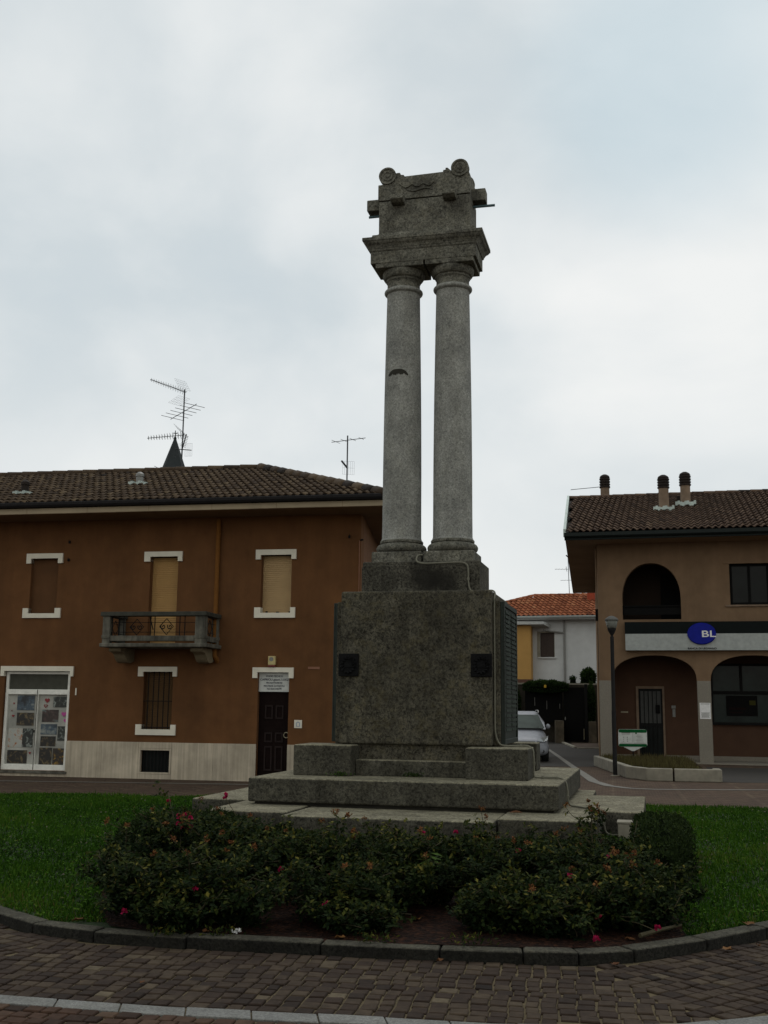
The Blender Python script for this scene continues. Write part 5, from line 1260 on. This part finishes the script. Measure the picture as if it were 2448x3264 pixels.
def rrect(x0, x1, z0, z1, r, n=5):
    pts = []
    for cx, cz, a0 in ((x1 - r, z1 - r, 0), (x0 + r, z1 - r, PI / 2), (x0 + r, z0 + r, PI), (x1 - r, z0 + r, 1.5 * PI)):
        pts += [(cx + r * math.cos(a0 + PI / 2 * k / n), cz + r * math.sin(a0 + PI / 2 * k / n)) for k in range(n + 1)]
    return pts
GREEN = plain('green_board', (.003, .075, .020), .7, 0, .1)
MB().prism_xz(rrect(-.378, .374, .565, 1.022, .05), -.015, .015).build('backing', MT['signwhite'], nb)
MB().face_holes(rrect(-.372, .368, .935, 1.018, .034), [], -.019, -.0155).face_holes(rrect(-.372, .368, .569, .642, .034), [], -.019, -.0155).build('green_band', GREEN, nb)
MB().prism_xz([(-.25, .562), (.25, .562), (.03, .455), (-.03, .455)], -.012, .012).build('bracket', MT['signwhite'], nb)
MB().tube([(0, 0, .15), (0, 0, .46)], .017, 8).build('post', MT['black'], nb)
pl_ = MB(); pl_.box(-.006, .0, -.018, -.0155, .64, .92)
for k in range(7):
    z = .90 - k * .036; pl_.box(.06 + rnd.uniform(0, .05), .30 - rnd.uniform(0, .08), -.018, -.0155, z - .10 if False else z - .03, z - .022)
pl_.box(-.30, -.07, -.018, -.0155, .915, .938); pl_.box(-.29, -.08, -.018, -.0155, .885, .893)
for z in (.80, .75, .70): pl_.box(-.26, -.235, -.018, -.0155, z, z + .02); pl_.box(-.16, -.13, -.018, -.0155, z, z + .025)
pl_.box(-.33, -.03, -.018, -.0155, .655, .666); pl_.box(.03, .33, -.018, -.0155, .655, .666)
pl_.build('print_lines', MT['grey'], nb)
MB().face_holes([(.085 + .022 * math.cos(2 * PI * k / 12), .915 + .022 * math.sin(2 * PI * k / 12)) for k in range(12)], [], -.019, -.0155).build('green_mark', GREEN, nb)

# ------------------------------------------------------------------ car
car = thing('parked_car', 'silver people carrier parked in the side street half hidden by the monument', 'car', (4.02, 33.0, 0), -.085)
def csec(y, hw, zb, zt, tuck=.0, n=20, p=4.5):
    r = []; cz, hz_ = (zb + zt) / 2, (zt - zb) / 2
    for k in range(n):
        a = 2 * PI * k / n; c, s_ = math.cos(a), math.sin(a)
        x = hw * abs(c) ** (2 / p) * (1 if c > 0 else -1); z = cz + hz_ * abs(s_) ** (2 / p) * (1 if s_ > 0 else -1)
        if z > cz: x *= 1 - tuck * (z - cz) / hz_
        r.append((x, y, z))
    return r
b = MB(); b.smooth = True
b.loft([csec(-.02, .58, .26, .52), csec(.03, .74, .20, .60, .05), csec(.14, .82, .17, .66, .08), csec(.35, .85, .17, .74, .10), csec(.75, .86, .19, .84, .12), csec(1.05, .87, .19, .93, .10), csec(1.6, .87, .19, .95, .06), csec(3.4, .87, .19, .97, .06), csec(4.1, .84, .22, .98, .08), csec(4.22, .76, .30, .92, .08)])
body = b.build('body', MT['carpaint'], car); body.data.set_sharp_from_angle(angle=.9)
def cab(y, hw0, hw1, z0, z1):
    return [(-hw0, y[0], z0), (-hw0 * .97, y[0] * .6 + y[1] * .4, z0 + (z1 - z0) * .4), (-hw1, y[1], z1 - .03), (-hw1 * .85, y[1], z1), (hw1 * .85, y[1], z1), (hw1, y[1], z1 - .03), (hw0 * .97, y[0] * .6 + y[1] * .4, z0 + (z1 - z0) * .4), (hw0, y[0], z0)]
cb_ = MB(); cb_.smooth = True
cb_.loft([cab((1.0, 1.72), .80, .60, .92, 1.34), cab((1.2, 1.95), .82, .625, .93, 1.42), cab((2.6, 2.6), .83, .64, .94, 1.445), cab((3.9, 3.6), .82, .63, .95, 1.43), cab((4.15, 3.95), .78, .58, .95, 1.38)])
cbo = cb_.build('roof', MT['carpaint'], car); cbo.data.set_sharp_from_angle(angle=.6)
def pt_on(u, v, e=.035):     # windscreen surface
    z = .945 + (1.335 - .945) * v; y = 1.0 + .72 * v - e - .04 * (1 - u * u); x = u * (.77 - .155 * v); return (x, y - .01, z + .01)
ws = MB(); ws.smooth = True
nU, nV = 8, 4
ws.add([pt_on(-1 + 2 * i / nU, j / nV) for j in range(nV + 1) for i in range(nU + 1)], [(j * (nU + 1) + i, j * (nU + 1) + i + 1, (j + 1) * (nU + 1) + i + 1, (j + 1) * (nU + 1) + i) for j in range(nV) for i in range(nU)])
ws.build('windscreen', MT['carglass'], car)
for sx in (-1, 1):
    MB().add([(sx * .835, 1.35, .98), (sx * .835, 2.5, .98), (sx * .675, 2.5, 1.37), (sx * .665, 1.92, 1.35)], [(0, 1, 2, 3)]).add([(sx * .838, 2.58, .98), (sx * .835, 3.8, .99), (sx * .675, 3.55, 1.36), (sx * .68, 2.58, 1.37)], [(0, 1, 2, 3)]).build('side_window', MT['carglass'], car)
    MB().tube([(sx * .63, 1.85, 1.40), (sx * .645, 2.0, 1.455), (sx * .655, 2.7, 1.475), (sx * .64, 3.5, 1.46), (sx * .63, 3.65, 1.42)], .017, 6).build('roof_rail', MT['grey'], car)
    mr_ = MB(); mr_.smooth = True
    mr_.loft([[(sx * (.90 + .065 * math.cos(a)) , 1.38 + dy, 1.0 + hh * math.sin(a)) for a in [2 * PI * k / 10 for k in range(10)]] for dy, hh in ((-.07, .035), (-.04, .075), (.04, .08), (.07, .075))]).build('mirror', MT['carpaint'], car)
    hl = MB(); hl.smooth = True
    P4 = [(.50, -.0, .60), (.68, .03, .585), (.80, .16, .63), (.835, .42, .74), (.76, .30, .735), (.60, .12, .70)]
    hl.hull([(sx * x, y + .06, z) for x, y, z in P4], [(sx * x * 1.005, y - .03, z) for x, y, z in P4]).build('headlight', MT['headlight'], car, smooth=False)
    MB().lathe([(.05, -.02), (.05, .02)], (0, 0), 14).build('fog_light', MT['carblack'], car).matrix_local = Matrix.Translation((sx * .66, .03, .31)) @ Matrix.Rotation(PI / 2, 4, 'X')
    for yy in (.78, 3.45):
        w_ = MB(); w_.lathe([(.17, -.10), (.29, -.10), (.30, -.07), (.30, .07), (.29, .10), (.17, .10)], (0, 0), 24)
        wo = w_.build('wheel', MT['tyre'], car); wo.matrix_local = Matrix.Translation((sx * .76, yy, .30)) @ Matrix.Rotation(PI / 2, 4, 'Y')
        ri = MB().lathe([(.165, -.085), (.17, .085), (.05, .07), (.01, .075)], (0, 0), 20).build('rim', MT['grey'], wo)
MB().box(-.44, .44, -.035, .02, .56, .60).build('chrome_strip', MT['grey'], car, bevel=.006)
MB().prism_xz([(-.42, .555), (.42, .555), (.36, .46), (-.36, .46)], -.045, .05).build('grille', MT['carblack'], car)
MB().prism_xz([(-.55, .36), (.55, .36), (.50, .25), (-.50, .25)], -.03, .06).build('air_intake', MT['carblack'], car)
MB().box(-.26, .26, -.055, -.03, .40, .50).build('number_plate', MT['white'], car)
wi = MB()
for x0, x1 in ((-.55, .02), (.0, .6)): wi.tube([(x0, .97, .955), (x1, .99, .985)], .010, 4)
wi.build('wiper', MT['carblack'], car)

# ------------------------------------------------------------------ white house, orange annexe, gate and hedges at the end of the side street
WA, WD = -.28, 58.0
def WF(s, n): return frame(WA, s, n)
wx, wy = WF(-6.5, WD)
wh = thing('white_house', 'white rendered house with an orange tiled roof behind the side street', 'house', (wx, wy, 0), WA)
WOF = (6.5, 0, 0)
def WB(): return MB(WOF)
W_ = WB(); W_.face_holes(rect(-12.5, 3.5, 0, 6.05), [rect(-8.18, -7.46, 4.10, 5.35)], 0, .25); W_.box(3.25, 3.5, .251, 8, 0, 6.05).box(-12.5, -12.25, .251, 8, 0, 6.05).build('wall', MT['whitehouse'], wh)
wn = WB().face_holes(rect(-8.18, -7.46, 4.10, 5.35), [rect(-8.16, -7.83, 4.13, 5.32), rect(-7.81, -7.48, 4.13, 5.32)], .06, .10).build('window_shutters', MT['brownshut'], wh)
WB().box(-8.17, -7.47, .08, .12, 4.11, 5.34).build('shutter_slats', MT['brownshut'], wn)
WB().box(-8.30, -7.36, -.07, .1, 4.03, 4.10).build('sill', MT['whitehouse'], wh)
WB().face_holes(rect(-8.34, -7.44, 4.10, 5.42), [rect(-8.18, -7.46, 4.10, 5.35)], -.015, .0).build('window_surround', MT['concrete'], wh)
WB().tube([(-6.93, -.08, 0), (-6.93, -.08, 6.0)], .05, 10).tube([(-8.0, -.25, 5.48), (-7.6, -.12, 5.42), (-6.93, -.08, 5.34)], .045, 8).build('downpipe', plain('grey_downpipe', (.20, .20, .19), .5), wh)
WB().box(-13, 4, -.55, -.001, 6.0, 6.06).build('eave_soffit', plain('eave_white', (.35, .35, .34), .7), wh)
WB().prism_yz([(-.56, 6.06), (-.66, 6.08), (-.68, 6.15), (-.66, 6.18), (-.52, 6.17), (-.52, 6.06)], -13, 4).build('gutter', plain('grey_gutter', (.30, .32, .31), .5), wh)
HX = -8.95
wr = tiled(lambda t: -13.0 + (HX + 13.0) * t, lambda t: 4, -.60, 3.4, 6.17, 7.62, .25, .45, 5, .05, WOF, .05).build('roof', MT['tileW'], wh, fix=False)
WB().add([(-13, -.6, 6.1), (4, -.6, 6.1), (4, 3.4, 7.55), (HX, 3.4, 7.55)], [(0, 1, 2, 3)]).add([(-13, -.6, 6.15), (-13, 7.4, 6.15), (HX, 3.4, 7.6)], [(0, 1, 2)]).add([(-13, 7.4, 6.15), (4, 7.4, 6.15), (4, 3.4, 7.58), (HX, 3.4, 7.58)], [(0, 1, 2, 3)]).build('roof_underlay', MT['tileW'], wr)
ridge_caps((HX, 3.4, 7.62), (4, 3.4, 7.62), 30, .11, WOF).build('ridge_tiles', MT['tileW'], wr)
ridge_caps((-13, -.6, 6.2), (HX, 3.4, 7.62), 14, .11, WOF).build('hip_tiles', MT['tileW'], wr)
WB().box(-5.95, -5.55, 2.2, 2.9, 6.8, 7.62).build('red_chimney', plain('red_brick', (.30, .05, .02), .9), wr)
ox, oy = WF(-10.6, WD - .7)
og = thing('orange_house', 'orange rendered house wall with a pale eave left of the white house', 'house', (ox, oy, 0), WA)
MB().box(-3, 2.03, 0, .66, 2.95, 5.72).build('wall', MT['orange'], og)
MB().box(-3, 2.03, -.012, .66, 0, 2.95).build('wall_base', plain('red_brown_base', (.10, .045, .03), .9), og)
MB().hull([(-3, -.35, 5.72), (2.75, -.35, 5.72), (2.95, .6, 5.60), (-3, .6, 5.72)], [(-3, -.35, 5.93), (2.75, -.35, 5.86), (2.95, .6, 5.80), (-3, .6, 6.0)]).build('eave', plain('pale_grey_eave', (.42, .43, .42), .6), og)
gx, gy = WF(-9.9, WD + 10)
gbl = thing('grey_gable_house', 'small grey gable just showing beyond the orange roof', 'house', (gx, gy, 0), WA)
MB().prism_xz([(-4, 0), (1.05, 0), (1.05, 6.6), (-.6, 8.0), (-4, 5.5)], 0, 4).build('wall', MT['concrete'], gbl)
MB().prism_xz([(-.6, 8.0), (1.25, 6.45), (1.25, 6.6), (-.6, 8.16)], -.2, 4.2).build('roof', MT['grey'], gbl)
x_, y_ = WF(-7.02, WD + 3.4)
a3 = thing('tv_antenna', 'thin antenna with two horizontal aerials on the orange tiled roof', 'antenna', (x_, y_, 7.5), WA, 'television antennas on the roofs')
MB().tube([(0, 0, 0), (-.05, 0, 2.2)], .02, 6).build('mast', MT['ant'], a3)
m1 = MB(); yagi(m1, (0, 0, 1.55), (-1, -.1, .01), .78, 5, .3, (.3, .8, .3), .006); m1.tube([(-.12, 0, 1.42), (-.16, 0, 1.7)], .012, 4); m1.build('aerial', MT['ant'], a3)
m2 = MB(); yagi(m2, (.40, 0, .95), (-1, .1, 0), .9, 5, .4, (.2, .9, .2), .006); m2.build('aerial', MT['ant'], a3)
m3 = MB(); m3.tube([(0, 0, 2.18), (-.14, -.1, 2.32)], .035, 5); m3.build('aerial', MT['ant'], a3)
# walls, gate and hedges
GA, GD = -.1, 51.6
def GT(name, label, cat, s, n=0, z=0):
    x, y = frame(GA, s, GD + n); return thing(name, label, cat, (x, y, z), GA)
cwall = GT('garden_wall', 'tall weathered concrete garden wall below the white house', 'wall', 0, .7)
MB().box(-6, 9, 0, .2, 0, 2.58).build('wall', MT['wallconc'], cwall)
MB().box(-6, 9, -.04, .24, 2.58, 2.66).build('coping', MT['concrete'], cwall)
gate = GT('garden_gate', 'black metal gate at the end of the side street', 'gate', 3.53)
gm = MB(); gm.face_holes(rect(-.46, .47, .06, 2.46), [rect(-.40, .41, .12, 2.40)], -.03, .03); gm.build('gate_frame', MT['black'], gate)
MB().box(-.41, .42, -.005, .02, .11, 2.41).build('gate_panel', MT['black'], gate)
MB().box(-.42, -.38, -.08, -.03, 1.0, 1.14).build('handle', MT['grey'], gate)
MB().box(.48, .60, -.06, .06, 0, 2.6).build('gate_post', MT['iron'], gate)
MB().tube([(.42, -.1, .15), (.42, -.1, .62)], .025, 6).build('bolt', MT['brass'], gate)
fen = GT('metal_fence', 'black panel fence below the clipped ivy left of the gate', 'fence', 2.3, .1)
MB().box(-.95, .72, 0, .04, .9, 2.5).build('panel', MT['black'], fen)
fs_ = MB()
for x, z0, z1 in ((-.52, 1.62, 2.0), (.02, 1.47, 1.85), (.60, 1.5, 1.72)): fs_.box(x - .008, x + .012, -.004, .0, z0, z1)
fs_.build('light_gap', MT['grey'], fen)
lw = GT('low_wall', 'low pale stained wall beside the black gate', 'wall', 2.85, -.1)
MB().box(-.20, .16, -.9, .1, 0, .98).build('wall', MT['stained'], lw, bevel=.02)
lw2 = GT('low_wall', 'low wall between the black gate and the bank side', 'wall', 4.28, -.1)
MB().box(-.12, .20, -.3, .1, 0, .95).build('wall', MT['stained'], lw2, bevel=.02)
wx0, wy0 = frame(GA, 2.35, GD)
def Gp(*pts): return [frame(GA, s, GD + n) for s, n in pts]
box_hedge('ivy_hedge', 'clipped ivy hedge capping the black fence left of the gate', Gp((1.25, 0), (2.3, -.02), (3.3, 0)), .6, .66, 11, 7500, 'hedgeleaf', .05, z0=2.1, cat='hedge')
box_hedge('ivy_curtain', 'dark hanging ivy at the right edge of the gate', Gp((4.12, .1), (4.5, .1)), .35, 2.2, 12, 2600, 'hedgeleaf', .05, z0=.5, cat='ivy')
box_hedge('dark_shrub', 'dark green shrub behind the parked car at the edge of the monument', Gp((.3, .2), (1.15, .2)), .5, 2.5, 13, 4200, 'hedgeleaf', .05, z0=.2, cat='shrub')
box_hedge('leafy_shrub', 'leafy shrub rising above the garden wall by the bank', Gp((3.95, 1.2), (4.62, 1.2)), .55, 1.05, 14, 2200, 'hedgeleaf', .07, z0=2.3, cat='shrub')
box_hedge('sparse_shrub', 'thin sparse shrub left of the leafy one above the garden wall', Gp((3.45, 1.2), (3.72, 1.2)), .2, .5, 15, 260, 'hedgeleaf', .06, z0=2.5, cat='shrub')
yl = GT('yellow_marker', 'small yellow marker on the ivy hedge', 'marker', 2.24, -.34, 2.42)
MB().box(-.05, .05, -.03, .02, 0, .13).build('plate', plain('yellow_plastic', (.55, .33, .02), .5), yl, bevel=.01)
